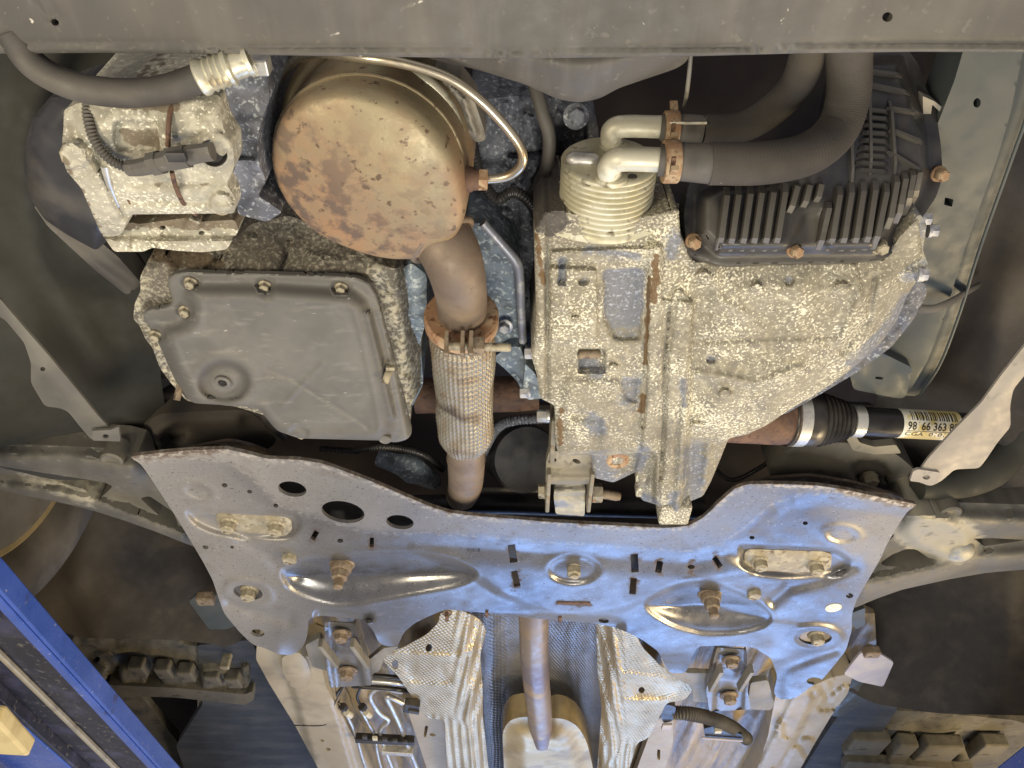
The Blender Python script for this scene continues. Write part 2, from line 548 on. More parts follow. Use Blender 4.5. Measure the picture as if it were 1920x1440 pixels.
M('fin_plastic', (.018, .018, .023), [dict(c=(.045, .042, .038), s=20, lo=.40, hi=.62), dict(c=(.14, .128, .108), a='dust', k=.8, r=.55)], rough=.36, bump=[(400, .12, .0005)])
M('liner_dark', (.040, .037, .036), [dict(c=(.085, .074, .060), s=5, lo=.42, hi=.66), dict(c=(.12, .105, .085), s=22, lo=.54, hi=.8, k=.4, d=6)], rough=.8, bump=[(300, .3, .001)], spec=.25)
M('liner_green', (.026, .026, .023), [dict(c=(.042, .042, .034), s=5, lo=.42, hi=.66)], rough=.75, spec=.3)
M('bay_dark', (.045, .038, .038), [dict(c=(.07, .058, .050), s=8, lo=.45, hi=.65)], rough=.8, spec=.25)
M('rail_paint', (.052, .062, .063), [dict(c=(.068, .075, .072), s=6, lo=.42, hi=.66), dict(c=(.07, .078, .072), s=20, lo=.58, hi=.75, k=.5)], rough=.5)
M('floor_paint', (.36, .31, .22), [dict(c=(.44, .39, .29), s=8, lo=.42, hi=.64), dict(c=(.22, .19, .15), s=14, lo=.56, hi=.74, k=.7), dict(c=(.16, .10, .05), s=90, lo=.70, hi=.76)],
  rough=.42, bump=[(90, .12, .001)])
M('floor_sealed', (.40, .30, .15), [dict(c=(.22, .20, .20), s=9, lo=.45, hi=.58, st=(3, .35, 1)), dict(c=(.50, .40, .24), s=16, lo=.55, hi=.68, st=(2.5, .4, 1))], rough=.38, bump=[(25, .5, .006, (2.2, .35, 1))])
M('dark_sheet', (.045, .050, .058), [dict(c=(.075, .078, .082), s=12, lo=.45, hi=.65, st=(.4, 2, 1))], rough=.65, bump=[(22, .4, .004, (.6, 2, 1))])
M('strap_lit', (.24, .22, .20), [dict(c=(.30, .275, .24), s=14, lo=.42, hi=.62), dict(c=(.15, .14, .12), s=40, lo=.6, hi=.75)], rough=.6, metal=.1)  # lit copy of the strap steel, for the right bracket
M('strap_shaded', (.11, .105, .095), [dict(c=(.15, .145, .125), s=14, lo=.42, hi=.62)], rough=.55, metal=.1)  # shaded copy of the strap steel; the left bracket's half shadow is painted in
M('alloy', (.20, .19, .17), [dict(c=(.14, .125, .10), s=12, lo=.45, hi=.65)], rough=.45, metal=.35)
M('strap_steel', (.20, .19, .165), [dict(c=(.27, .25, .21), s=14, lo=.42, hi=.62), dict(c=(.12, .11, .10), s=40, lo=.6, hi=.75)], rough=.6, metal=.15, bump=[(200, .12, .0006)])
M('arm_cast', (.095, .09, .078), [dict(c=(.135, .125, .102), s=12, lo=.42, hi=.64), dict(c=(.38, .355, .28), a='bright', es=60, k=.7, ew=.25), dict(c=(.08, .075, .07), s=45, lo=.6, hi=.75)],
  rough=.66, bump=[(200, .3, .001)], metal=.1)
M('bolt_dusty', (.30, .26, .18), [dict(c=(.42, .38, .28), s=70, lo=.45, hi=.62), dict(c=(.13, .10, .07), s=110, lo=.56, hi=.7)], rough=.6, metal=.25, bump=[(300, .3, .0006)])
M('bolt_brown', (.20, .15, .10), [dict(c=(.30, .24, .17), s=60, lo=.48, hi=.64), dict(c=(.08, .055, .04), s=110, lo=.56, hi=.7)], rough=.65, metal=.2, bump=[(300, .3, .0006)])
M('bolt_rust', (.28, .17, .095), [dict(c=(.38, .29, .18), s=110, lo=.45, hi=.6), dict(c=(.14, .07, .04), s=160, lo=.55, hi=.7)], rough=.7, metal=.1, bump=[(300, .4, .0006)])
M('bolt_grey', (.30, .31, .36), [dict(c=(.5, .5, .5), s=80, lo=.5, hi=.62)], rough=.45, metal=.4)
M('bracket_dusty', (.20, .18, .135), [dict(c=(.30, .27, .20), s=30, lo=.45, hi=.62), dict(c=(.10, .085, .07), s=60, lo=.55, hi=.7), dict(c=(.30, .16, .06), s=90, lo=.66, hi=.74)], rough=.65, metal=.15, bump=[(240, .3, .0008)])
M('sill_dust', (.105, .096, .075), [dict(c=(.16, .145, .11), s=12, lo=.42, hi=.65, d=6), dict(c=(.06, .055, .045), s=30, lo=.55, hi=.7, d=5)], rough=.8, bump=[(140, .5, .002)], spec=.25)
M('link_alu', (.33, .31, .26), [dict(c=(.46, .43, .31), s=40, lo=.45, hi=.6), dict(c=(.24, .26, .32), s=25, lo=.55, hi=.68)], rough=.6, metal=.2, bump=[(240, .3, .001)])
M('plate_lilac', (.40, .38, .42), [dict(c=(.48, .45, .44), s=20, lo=.45, hi=.6)], rough=.55)
M('lift_blue', (.030, .075, .33), [dict(c=(.05, .10, .40), s=10, lo=.42, hi=.6), dict(c=(.20, .22, .34), s=160, lo=.66, hi=.72, r=.6), dict(c=(.03, .03, .08), s=22, lo=.62, hi=.75)], rough=.28, bump=[(60, .05, .001)], spec=.6)
M('lift_black', (.022, .022, .032), [dict(c=(.11, .10, .09), s=120, lo=.60, hi=.68), dict(c=(.05, .05, .09), s=16, lo=.5, hi=.66)], rough=.55, bump=[(150, .3, .001)])
M('pad_yellow', (.66, .54, .26), [dict(c=(.52, .41, .19), s=30, lo=.45, hi=.65)], rough=.7, bump=[(120, .3, .001)])
M('ram_steel', (.42, .38, .28), [dict(c=(.25, .22, .17), s=25, lo=.5, hi=.7)], rough=.45, metal=.4)
M('label_white', (.74, .72, .62), [dict(c=(.62, .52, .22), s=45, lo=.48, hi=.56)], rough=.5)
M('label_ink', (.015, .015, .015), rough=.6)
M('sticker_white', (.76, .74, .64), [dict(c=(.6, .55, .42), s=140, lo=.5, hi=.65)], rough=.6)
M('connector_white', (.62, .58, .45), rough=.5)

def foil(name, base, sc, rough, tint=None):
    """dimpled aluminium foil heat shield"""
    m = M(name, base, [dict(c=tint or base, s=10, lo=.42, hi=.62)], rough=rough, metal=.75, bump=[(35, .25, .003)])
    nt = m.node_tree; N = nt.nodes; Lk = nt.links
    bs = N['Principled BSDF']; old = bs.inputs['Normal'].links[0].from_socket
    tc = N.new('ShaderNodeTexCoord'); mp = N.new('ShaderNodeMapping'); mp.inputs['Scale'].default_value = (sc, sc * .8, sc)
    mp.inputs['Rotation'].default_value = (0, 0, .5)
    Lk.new(tc.outputs['Object'], mp.inputs[0])
    vo = N.new('ShaderNodeTexVoronoi'); vo.inputs['Scale'].default_value = 1.0; vo.inputs['Randomness'].default_value = .12
    Lk.new(mp.outputs[0], vo.inputs['Vector'])
    bn = N.new('ShaderNodeBump'); bn.inputs['Strength'].default_value = .8; bn.inputs['Distance'].default_value = .0034; bn.invert = True
    Lk.new(vo.outputs['Distance'], bn.inputs['Height']); Lk.new(old, bn.inputs['Normal'])
    Lk.new(bn.outputs[0], bs.inputs['Normal'])
foil('foil_lit', (.66, .56, .38), 165, .38, (.52, .43, .28))  # lit foil: warm light on the shield wings put into the colour
foil('foil_shaded', (.44, .44, .44), 170, .42, (.34, .34, .35))  # shaded copy of the same foil, its dimness painted in for the tunnel roof

# ================================================================== THE SETTING: dark bay, floor, liners
def struct(o):
    o['kind'] = 'structure'
    return o

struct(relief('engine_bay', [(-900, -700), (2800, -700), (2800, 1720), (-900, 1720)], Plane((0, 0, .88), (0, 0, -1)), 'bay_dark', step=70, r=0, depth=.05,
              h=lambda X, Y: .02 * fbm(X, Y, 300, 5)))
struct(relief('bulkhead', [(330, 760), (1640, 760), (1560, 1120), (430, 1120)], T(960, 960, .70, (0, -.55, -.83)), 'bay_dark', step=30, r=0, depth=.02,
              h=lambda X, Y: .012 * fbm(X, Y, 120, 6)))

# ------------------------------------------------------------------ front bumper panel
LIP = [(-80, 101), (200, 99), (480, 103), (760, 107), (960, 110), (1100, 108), (1280, 106), (1500, 100), (1720, 97), (2000, 99)]
def h_bump(X, Y):
    d = dline(X, Y, LIP)
    g = .0030 * hill(d - 6, 4.0) - .002 * hill(d - 14, 4) - .004 * ss(9 - d, 0, 9) * 0
    g = g - .002 * hill(dline(X, Y, [(60, 0), (92, 36)]), 5) - .002 * hill(dline(X, Y, [(85, -10), (110, 35)]), 4)
    return g + .0022 * fbm(X, Y, 420, 3) + .0006 * fbm(X, Y, 90, 8)
bump_ = relief('bumper_panel', [(-80, -260), (2000, -260)] + LIP[::-1], H(.47), 'plastic_dusty', h=h_bump, step=9, r=0, depth=.012,
       holes=[circ(1664, 32, 10, 9, -20), circ(103, 42, 8, 6, 30)], edge=(5, .002))
tag(bump_, 'dusty grey front bumper undertray panel across the top of the picture', 'bumper')

duct = relief('air_duct', [(700, 60), (1300, 60), (1292, 112), (1270, 128), (1205, 150), (1160, 165), (1125, 185), (1085, 193), (1045, 186), (985, 158), (900, 132), (800, 108)],
       H(.52), 'plastic_dusty', h=lambda X, Y: .022 * np.sqrt(np.clip(sd(X, Y, [(700, 60), (1300, 60), (1292, 112), (1205, 150), (1125, 185), (1085, 193), (1045, 186), (985, 158), (900, 132), (800, 108)]) / 60, 0, 1)),
       step=8, r=16, depth=.05)
tag(duct, 'grey rounded plastic duct bulging below the bumper edge at top centre', 'duct')
tag(tube('thin_rod', PX([(1296, 90, .55), (1292, 140, .55), (1286, 186, .57), (1283, 200, .60)]), .0016, 'strap_steel'), 'thin metal rod hanging below the bumper edge above the cooler', 'rod')

# ------------------------------------------------------------------ wheel-arch liners and rails
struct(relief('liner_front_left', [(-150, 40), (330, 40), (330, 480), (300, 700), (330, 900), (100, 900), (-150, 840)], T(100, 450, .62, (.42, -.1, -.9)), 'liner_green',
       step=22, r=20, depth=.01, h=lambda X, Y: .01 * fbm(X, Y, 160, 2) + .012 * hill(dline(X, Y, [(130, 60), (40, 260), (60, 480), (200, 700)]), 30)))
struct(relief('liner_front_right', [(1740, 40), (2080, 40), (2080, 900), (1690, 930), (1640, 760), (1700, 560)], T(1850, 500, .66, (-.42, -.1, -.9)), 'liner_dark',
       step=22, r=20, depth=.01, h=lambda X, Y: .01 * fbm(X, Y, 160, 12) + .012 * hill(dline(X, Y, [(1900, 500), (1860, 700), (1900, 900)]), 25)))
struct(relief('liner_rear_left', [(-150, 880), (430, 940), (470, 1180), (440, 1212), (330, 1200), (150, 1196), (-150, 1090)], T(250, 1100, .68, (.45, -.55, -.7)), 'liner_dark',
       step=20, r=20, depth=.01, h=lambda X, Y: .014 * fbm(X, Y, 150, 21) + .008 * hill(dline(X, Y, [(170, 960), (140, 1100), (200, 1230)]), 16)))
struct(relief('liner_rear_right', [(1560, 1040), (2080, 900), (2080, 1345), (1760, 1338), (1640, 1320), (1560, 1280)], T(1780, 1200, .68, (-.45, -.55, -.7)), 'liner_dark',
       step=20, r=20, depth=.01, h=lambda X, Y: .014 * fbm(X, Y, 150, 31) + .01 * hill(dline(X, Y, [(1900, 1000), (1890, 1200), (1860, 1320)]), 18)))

rail = thing('body_rail', 'grey-green painted body rail running beside the gearbox on the right', 'body rail', P(1780, 420, .58))
RL = [(1822, 40), (1930, 40), (1895, 210), (1872, 290), (1808, 470), (1775, 580), (1738, 680), (1700, 742), (1650, 745), (1585, 690), (1630, 590), (1680, 480), (1720, 330), (1790, 150)]
def h_rail(X, Y):
    e = dline(X, Y, [(1960, 60), (1900, 250), (1830, 470), (1795, 570), (1740, 700)])
    return -.016 * ss(34 - e, 0, 26) + .016 * ss(11 - e, 0, 8) + .002 * fbm(X, Y, 200, 4)
relief('rail_web', RL, H(.585), 'rail_paint', h=lambda X, Y: .0015 * fbm(X, Y, 200, 4), parent=rail, step=9, r=10, depth=.04, holes=[circ(1832, 193, 7, 9, 10), rnd([(1772, 370), (1788, 374), (1785, 388), (1770, 384)], 2)])
relief('rail_step', [(1925, 40), (1960, 40), (1925, 210), (1898, 290), (1834, 470), (1800, 580), (1762, 680), (1722, 742), (1696, 742), (1734, 680), (1770, 580), (1804, 470), (1868, 290), (1890, 210)], H(.602), 'rail_paint', parent=rail, step=8, r=8, depth=.03)
tube('rail_flange', PX([(1962, 40, .592), (1927, 210, .592), (1900, 290, .592), (1836, 470, .592), (1802, 580, .592), (1764, 680, .592), (1724, 742, .592)]), .0016, 'rail_paint', rail, seg=8, n=6)
relief('end_bracket', [(1590, 690), (1612, 668), (1640, 655), (1712, 690), (1700, 742), (1688, 748), (1600, 730)], H(.572), 'rail_paint', parent=rail, step=8, r=8, depth=.05,
       holes=[rnd([(1641, 706), (1657, 707), (1656, 712), (1641, 711)], 1)], h=lambda X, Y: .002 * fbm(X, Y, 40, 9))
tag(tube('wiring_strap', PX([(1688, 572, .57), (1740, 580, .565), (1775, 570, .57), (1812, 548, .60), (1835, 535, .64)]), [.005, .005, .004], 'rubber', flat=.45),
    'black strap crossing the grey-green rail beside the gearbox', 'strap')
# upper left inner rail, in shadow
tag(relief('splash_shield', [(120, 380), (250, 480), (300, 560), (290, 600), (240, 560), (150, 450), (100, 400)], H(.60), 'liner_green', step=10, r=12, depth=.01),
    'dark splash shield strip in shadow left of the oil pan', 'shield')

# ================================================================== A/C COMPRESSOR and its hose
ac = thing('ac_compressor', 'pale speckled air-conditioning compressor with plugged-in black connector', 'compressor', P(300, 310, .50))
ZA = .500
HB = [(120, 205), (150, 192), (300, 183), (412, 178), (418, 240), (436, 270), (440, 312), (424, 345), (442, 372), (440, 400), (245, 402), (236, 418), (228, 440), (205, 446), (190, 440), (152, 352), (124, 320), (115, 285), (119, 240)]
def cyl(Y, c, w, a): return a * np.sqrt(np.clip(1 - ((Y - c) / w) ** 2, 0, 1))
def h_ac(X, Y):
    g = cyl(Y, 292, 150, .037)
    g += -.006 * ss(sd(X, Y, rnd([(212, 225), (300, 225), (300, 285), (215, 285)], 14)), -4, 8)           # cast pocket
    g += .004 * ss(34 - dline(X, Y, [(125, 300), (225, 430)]), -5, 5)
    g += .003 * ss(8 - dline(X, Y, [(240, 392), (436, 392)]), -3, 4)                                       # front cover edge
    g += -.006 * hill(dline(X, Y, [(172, 285), (190, 320), (212, 370), (232, 405)]), 6)
    g += .004 * ss(1.25 - ell(X, Y, 402, 282, 30, 32), 0, .3) + .006 * ss(1.2 - ell(X, Y, 414, 384, 22, 20), 0, .3)
    g += .002 * ss(sd(X, Y, rnd([(305, 185), (410, 185), (415, 240), (330, 262), (308, 300)], 10)), -5, 8) + .002 * hill(dline(X, Y, [(240, 365), (420, 360)]), 14) - .002 * hill(dline(X, Y, [(250, 345), (420, 345)]), 5)
    g += .005 * ss(1.2 - ell(X, Y, 138, 292, 26, 24), 0, .3)
    return g + .0016 * fbm(X, Y, 44, 40) + .0007 * fbm(X, Y, 12, 41)
relief('housing', HB, H(ZA), 'cast_compressor', h=h_ac, parent=ac, step=5, r=8, depth=.06,
       attrs=dict(stain=lambda X, Y: .8 * hill(dline(X, Y, [(240, 255), (290, 262)]), 20) + .9 * hill(dline(X, Y, [(230, 195), (330, 200)]), 12) + .6 * hill(dline(X, Y, [(172, 285), (190, 320), (212, 370), (232, 405)]), 5) + .5 * hill(dline(X, Y, [(250, 345), (420, 345)]), 6) + .5 * hill(dline(X, Y, [(120, 210), (118, 290), (190, 438)]), 9)))
RB = [(404, 142), (450, 125), (496, 118), (506, 182), (486, 240), (482, 270), (486, 310), (500, 340), (482, 366), (530, 398), (500, 416), (446, 402), (444, 372), (426, 345), (442, 312), (438, 268), (416, 240), (404, 190)]
relief('rear_housing', RB, H(ZA + .008), 'cast_grey', h=lambda X, Y: cyl(Y, 290, 190, .026) + .005 * fbm(X, Y, 30, 44) - .006 * ss(sd(X, Y, rnd([(430, 255), (482, 262), (482, 300), (440, 300)], 8)), -3, 6), parent=ac, step=6, r=8, depth=.06)
BK = [(190, 438), (212, 432), (232, 416), (262, 420), (352, 408), (372, 416), (440, 412), (448, 432), (425, 468), (380, 473), (330, 470), (285, 464), (270, 472), (214, 472)]
relief('mounting_bracket', BK, H(.500), 'cast_compressor', parent=ac, step=5, r=7, depth=.05, holes=[circ(305, 427, 6, 4), circ(378, 437, 6, 4)],
       h=lambda X, Y: .008 * ss(Y, 440, 455) + .0025 * fbm(X, Y, 26, 46) + .006 * ss(1.3 - ell(X, Y, 360, 420, 14, 12), 0, .4), attrs=dict(stain=lambda X, Y: .7 * ss(438 - Y, 0, 12)))
PU = [(150, 160), (95, 180), (62, 220), (46, 275), (46, 325), (58, 375), (84, 412), (125, 440), (180, 470), (215, 440), (200, 300), (190, 190)]
relief('drive_belt', [(62, 385), (90, 425), (130, 462), (180, 508), (238, 554), (266, 532), (220, 480), (160, 430), (100, 385)], H(.545), 'rubber', parent=ac, step=6, r=8, depth=.02, h=lambda X, Y: .0008 * np.sin(Y / 4 - X / 5))
relief('pulley', PU, H(.525), 'plastic_black', parent=ac, step=6, r=8, depth=.03, h=lambda X, Y: .024 * np.sqrt(np.clip(1 - np.clip(1 - sd(X, Y, PU) / 50, 0, 1) ** 2, 0, 1)))
relief('pulley_lip', [(140, 195), (118, 240), (112, 290), (120, 340), (150, 400), (160, 398), (134, 345), (124, 300), (128, 245), (146, 200)], H(.510), 'boot_rubber', parent=ac, step=6, r=4, depth=.02)
acq = H(ZA - .036)
lathe('socket', P(400, 286, .462), P(404, 284, .450) - P(400, 286, .462) + DOWN * .004, [(-.03, .0088), (.004, .0088), (.006, .0082), (.004, .006)], 'boot_rubber', ac)
plug = link('connector', *join([tube_data(PX([(398, 284, .452), (372, 288, .452), (350, 293, .452)]), [.0062, .0062, .0066], seg=10, flat=.85),
                         tube_data(PX([(352, 293, .452), (318, 299, .452)]), [.0078, .0078], seg=8, smooth=False, flat=.85),
                         tube_data(PX([(320, 299, .452), (300, 304, .453)]), [.0066, .0066], seg=8, smooth=False),
                         tube_data(PX([(302, 304, .453), (286, 308, .454)]), [.0080, .0080], seg=8, smooth=False, flat=.85),
                         tube_data(PX([(288, 308, .454), (262, 314, .455), (240, 316, .456)]), [.0060, .0056, .0050], seg=10)]), 'plastic_dusty', ac)
sharpen(plug, 35)
box('latch', P(331, 294, .4435), (.006, 0, 0), (0, .0035, .0005), (0, 0, .0016), 'plastic_black', plug, .0006)
tube('cable', PX([(163, 180, .478), (166, 225, .466), (180, 268, .459), (208, 300, .456), (242, 316, .456)]), .0031, 'rubber', ac, rib=(.0005, .0022), seg=10)
tube('band', PX([(338, 180, .480), (321, 205, .468), (316, 240, .4595), (315, 275, .4570)]), .0016, 'rust_brown', ac, seg=8)
tube('band', PX([(322, 322, .4585), (330, 352, .4625), (345, 382, .470), (368, 402, .481)]), .0016, 'rust_brown', ac, seg=8)
tube('band', PX([(240, 375, .468), (248, 390, .472), (254, 404, .478)]), .0008, 'rust_brown', ac, seg=6)
bolt(P(138, 290, .473), (0.0, -.25, -1), .0068, ac, 'bolt_dusty', head=.005, washer=1.2)
bolt(P(413, 386, .472), (0, -.1, -1), .0042, ac, 'bolt_dusty', head=.002, washer=1.7, cup=True)
tube('cast_rib', PX([(196, 310, .464), (205, 345, .466), (222, 385, .474)]), [.003, .0022, .002], 'bright_zinc', ac, seg=8)

hose = thing('coolant_hose', 'dark grey rubber hose with crimped metal end above the compressor', 'hose', P(230, 180, .47))
tube('hose_body', PX([(20, 60, .475), (62, 120, .472), (130, 158, .468), (215, 174, .464), (300, 170, .464), (370, 148, .468), (400, 134, .470)]), .0088, 'rubber', hose, seg=18)
A_, B_ = P(372, 147, .468), P(470, 112, .476)
Lf = (B_ - A_).length
fp = [(0, .0102), (.001, .0112), (Lf * .10, .0112)]
for k in range(4):
    s0 = Lf * (.16 + .11 * k)
    fp += [(s0, .0099), (s0 + Lf * .035, .0095), (s0 + Lf * .07, .0110)]
fp += [(Lf * .62, .0108), (Lf * .66, .0085), (Lf * .9, .0085), (Lf * .92, .0100), (Lf, .0100)]
lathe('ferrule', A_, B_ - A_, fp, 'ferrule_alu', hose, seg=24)
tag(box('fitting_stub', P(488, 122, .49), (.006, 0, 0), (0, .005, 0), (0, 0, .006), 'bright_zinc'), 'small bright fitting block at the end of the crimped hose', 'fitting')

# ================================================================== EXHAUST FRONT: converter, clamp, flexible braid
cat = thing('catalytic_converter', 'rust-blotched golden catalytic converter can with domed bottom and elbow outlet', 'catalytic converter', P(690, 330, .50))
R0 = .0672
cc = P(690, 322, .500)
ax = Vector((-.10, .06, -1)).normalized()
prof = [(-.085, R0 * .97), (-.03, R0), (-.004, R0)]
prof += [(.0040, R0 * .998), (.0075, R0 * .990), (.0105, R0 * .972), (.0128, R0 * .945), (.0142, R0 * .910), (.0155, R0 * .86), (.0172, R0 * .76), (.0192, R0 * .62), (.0208, R0 * .46), (.0218, R0 * .30), (.0224, R0 * .15), (.0226, .0004)]
V, Fc = lathe_data(cc, ax, prof, 72)
Va = np.array([tuple(v) for v in V])
# lobe towards the outlet on the lower right
o_dir = np.array(P(850, 470, .49)) - np.array(cc); o_dir /= np.linalg.norm(o_dir)
rel = Va - np.array(cc)
along = rel @ o_dir
Va = Va + np.outer(np.clip(along - .030, 0, 1) * .30, o_dir)
q = np.array(Va)
def pix(q):
    f = S * (q[:, 1] + q[:, 2]); u = S * (-q[:, 1] + q[:, 2])
    return 960 + F * q[:, 0] / f, 720 - F * u / f
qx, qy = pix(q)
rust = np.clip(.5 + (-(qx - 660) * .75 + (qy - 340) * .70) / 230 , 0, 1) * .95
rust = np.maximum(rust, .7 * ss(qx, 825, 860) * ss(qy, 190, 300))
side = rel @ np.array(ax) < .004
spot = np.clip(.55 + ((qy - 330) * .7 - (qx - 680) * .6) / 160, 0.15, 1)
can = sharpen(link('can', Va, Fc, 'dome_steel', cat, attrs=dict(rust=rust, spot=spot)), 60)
tube('rim_seam', [cc + (Vector((math.cos(t), math.sin(t), 0)) * (R0 + .0006)) - ax * .006 + Vector((0, 0, 0)) for t in [i / 40 * 2 * math.pi for i in range(41)]], .0012, 'dome_steel', cat, seg=6, n=1)
ob = P(868, 610, .515)
tube('outlet_pipe', [P(796, 395, .545), P(820, 432, .512), P(848, 484, .495), P(863, 542, .500), ob], [.0250, .0245, .0232, .0215, .0210], 'pipe_rusty', cat, seg=28, n=12)
wd = (P(848, 484, .495) - P(820, 432, .512)).normalized(); _, wa, wb = frame(wd + Vector((.1, 0, 0)))
tube('weld_seam', [P(829, 450, .505) + (wa * math.cos(t) + wb * math.sin(t)) * .0262 for t in [i / 40 * 2 * math.pi for i in range(41)]], .0030, 'pipe_rusty', cat, seg=8, n=1)
b0, b1 = P(858, 335, .500), P(898, 337, .500)
lathe('sensor_boss', b0, b1 - b0, [(-.01, .0092), (.010, .0092), (.012, .0078), ((b1 - b0).length, .0076)], 'rust_brown', cat, seg=24)
lathe('sensor_nut', b1, b1 - b0, [(0, .0084), (.006, .0084), (.0065, .007)], 'bolt_rust', cat, seg=6)
pt = tube('pressure_pipe', PX([(512, 164, .55), (540, 126, .545), (580, 100, .53), (680, 108, .505), (760, 120, .500), (840, 146, .497), (900, 188, .495), (950, 240, .494), (978, 282, .494), (976, 312, .495), (950, 331, .498), (905, 337, .500)]), .0034, 'tube_steel', cat, seg=14)

hs = thing('exhaust_heat_shield', 'creased pale heat shield behind the converter can', 'heat shield', P(820, 180, .53))
relief('shield_panel', [(735, 122), (800, 128), (860, 150), (890, 190), (905, 235), (912, 262), (893, 268), (880, 255), (868, 270), (850, 230), (800, 170), (740, 150)], H(.545), 'strap_steel', parent=hs, step=6, r=8, depth=.03,
       h=lambda X, Y: .012 * hill(dline(X, Y, [(770, 140), (830, 180), (872, 250)]), 8) + .010 * hill(dline(X, Y, [(820, 140), (870, 190), (890, 250)]), 6) + .003 * fbm(X, Y, 30, 50))
tube('shield_rib', PX([(745, 134), (790, 148), (836, 190), (866, 246)][0:0] or [(745, 134, .53), (795, 150, .529), (838, 192, .529), (866, 250, .53)]), [.004, .005, .0045, .003], 'ferrule_alu', hs, seg=10)
tube('shield_strap', PX([(612, 100, .55), (586, 130, .545), (556, 175, .54), (540, 230, .535), (538, 250, .54)]), [.009, .0085, .006, .004], 'muffler_steel', hs, seg=12, flat=.4)

cl = thing('pipe_clamp', 'rusty band clamp joining converter outlet to the flexible pipe', 'clamp', ob)
axp = (P(870, 660, .518) - P(866, 560, .503)).normalized()
cpos = P(865, 592, .508)
rc = .0300
lathe('clamp_ring', cpos, axp + Vector((0, 0, .0)), [(-.001, .0215), (-.002, rc), (.0, rc + .002), (.010, rc + .002), (.012, rc), (.020, rc - .004), (.018, .022)], 'rust_orange', cl, seg=40)
for dx in (-24, 6, 22):
    box('ear', P(862 + dx, 646, .474), (.0017, 0, 0), (0, .006, .003), (0, -.004, .010), 'bolt_brown', cl, .0008)
box('nut', P(893, 649, .474), (.007, 0, 0), (0, .005, .001), (0, -.002, .006), 'bolt_brown', cl, .0015)
thread('clamp_bolt', P(840, 648, .474), P(958, 652, .474), .0038, 'bolt_dusty', cl)

fx = thing('flexible_pipe', 'braided steel flexible exhaust pipe hanging behind the clamp', 'flexible pipe', P(866, 740, .52))
f0, f1 = P(866, 616, .517), P(874, 828, .535)
Lx = (f1 - f0).length; d_, a_, b_ = frame(f1 - f0)
nu, nv = 200, 190
VV = []; FF = []
for j in range(nv + 1):
    t = j / nv
    rr = .0285 * (1 - .16 * max(0, (t - .88) / .12) ** 1.6 - .22 * max(0, (.07 - t) / .07) ** 1.5) * (1 + .02 * math.sin(t * 9)) * (1 - .03 * t)
    for i in range(nu):
        u = i / nu * 2 * math.pi
        cu, cv = u * 25, t * 30 * math.pi
        w = max(abs(math.sin(cu)) ** .7 * (abs(math.cos(cv)) ** .35), .75 * abs(math.cos(cv)) ** .7)
        par = abs(math.sin(cu)) * abs(math.sin(cv))
        ph = math.sin(u * 21) * math.sin(t * 26 * math.pi)
        rr2 = rr + .0018 * (max(math.cos(t * 26 * math.pi) ** 4 * (.8 + .3 * math.sin(u * 42 + 1)), math.cos(u * 21) ** 4 * (.75 - .3 * math.cos(t * 52 * math.pi))) - .5) + .0005 * math.sin(u * 3 + t * 7) + .0004 * math.sin(u * 7 - t * 19)
        VV.append(f0 + d_ * (t * Lx) + (a_ * math.cos(u) + b_ * math.sin(u)) * rr2)
for j in range(nv):
    for i in range(nu):
        k = (i + 1) % nu
        FF.append((j * nu + i, (j + 1) * nu + i, (j + 1) * nu + k, j * nu + k))
link('braid', VV, FF, 'braid_steel', fx)
tube('fringe', [f0 + d_ * .004 + (a_ * math.cos(t) + b_ * math.sin(t)) * .0268 for t in [i / 40 * 2 * math.pi for i in range(41)]], .0016, 'braid_steel', fx, n=1, seg=6)
lathe('collar', f1 - d_ * .006, d_, [(0, .0235), (.008, .0232), (.010, .0215), (.004, .020)], 'pipe_rusty', fx)
tube('tail_pipe', [f1 - d_ * .01, P(874, 872, .540), P(873, 905, .556), P(868, 925, .590), P(862, 930, .66)], [.0205, .0205, .0202, .020, .020], 'pipe_rusty', fx, seg=26)
tube('tail_bead', [P(874, 858, .539) + (a_ * math.cos(t) + b_ * math.sin(t)) * .0205 for t in [i / 40 * 2 * math.pi for i in range(41)]], .0011, 'pipe_rusty', fx, n=1, seg=6)

# ================================================================== ENGINE SUMP and oil pan
sump = thing('engine_sump', 'speckled cast engine sump carrying the pressed steel oil pan', 'engine sump', P(520, 620, .53))
SO = [(284, 476), (300, 470), (420, 468), (470, 420), (540, 404), (620, 430), (700, 490), (740, 505), (770, 490), (800, 520), (795, 600), (790, 650), (792, 720), (770, 760), (768, 810), (745, 828), (500, 780), (440, 762), (350, 752), (318, 715), (300, 690), (285, 650), (272, 635), (262, 610), (250, 600), (252, 570), (264, 545), (262, 520)]
relief('sump_casting', SO, H(.525), 'cast_sump', parent=sump, step=6, r=8, depth=.07,
       h=lambda X, Y: -.045 * ss(520 - Y, 0, 110) - .016 * hill(dline(X, Y, [(545, 410), (530, 450), (515, 515)]), 7) * 0 + .004 * fbm(X, Y, 50, 60) + .003 * fbm(X, Y, 14, 61)
       - .006 * hill(dline(X, Y, [(425, 470), (382, 512)]), 5) - .005 * hill(dline(X, Y, [(545, 450), (528, 515)]), 5) - .030 * ss(X + (Y - 500) * -.1, 735, 790),
       attrs=dict(bright=lambda X, Y: np.maximum(ss(24 - dline(X, Y, [(700, 500), (740, 600), (765, 720), (772, 800)]), 0, 20), ss(26 - dline(X, Y, [(262, 520), (250, 585), (290, 660), (350, 750)]), 0, 20)),
                  stain=lambda X, Y: .8 * hill(dline(X, Y, [(300, 480), (400, 490)]), 22)))
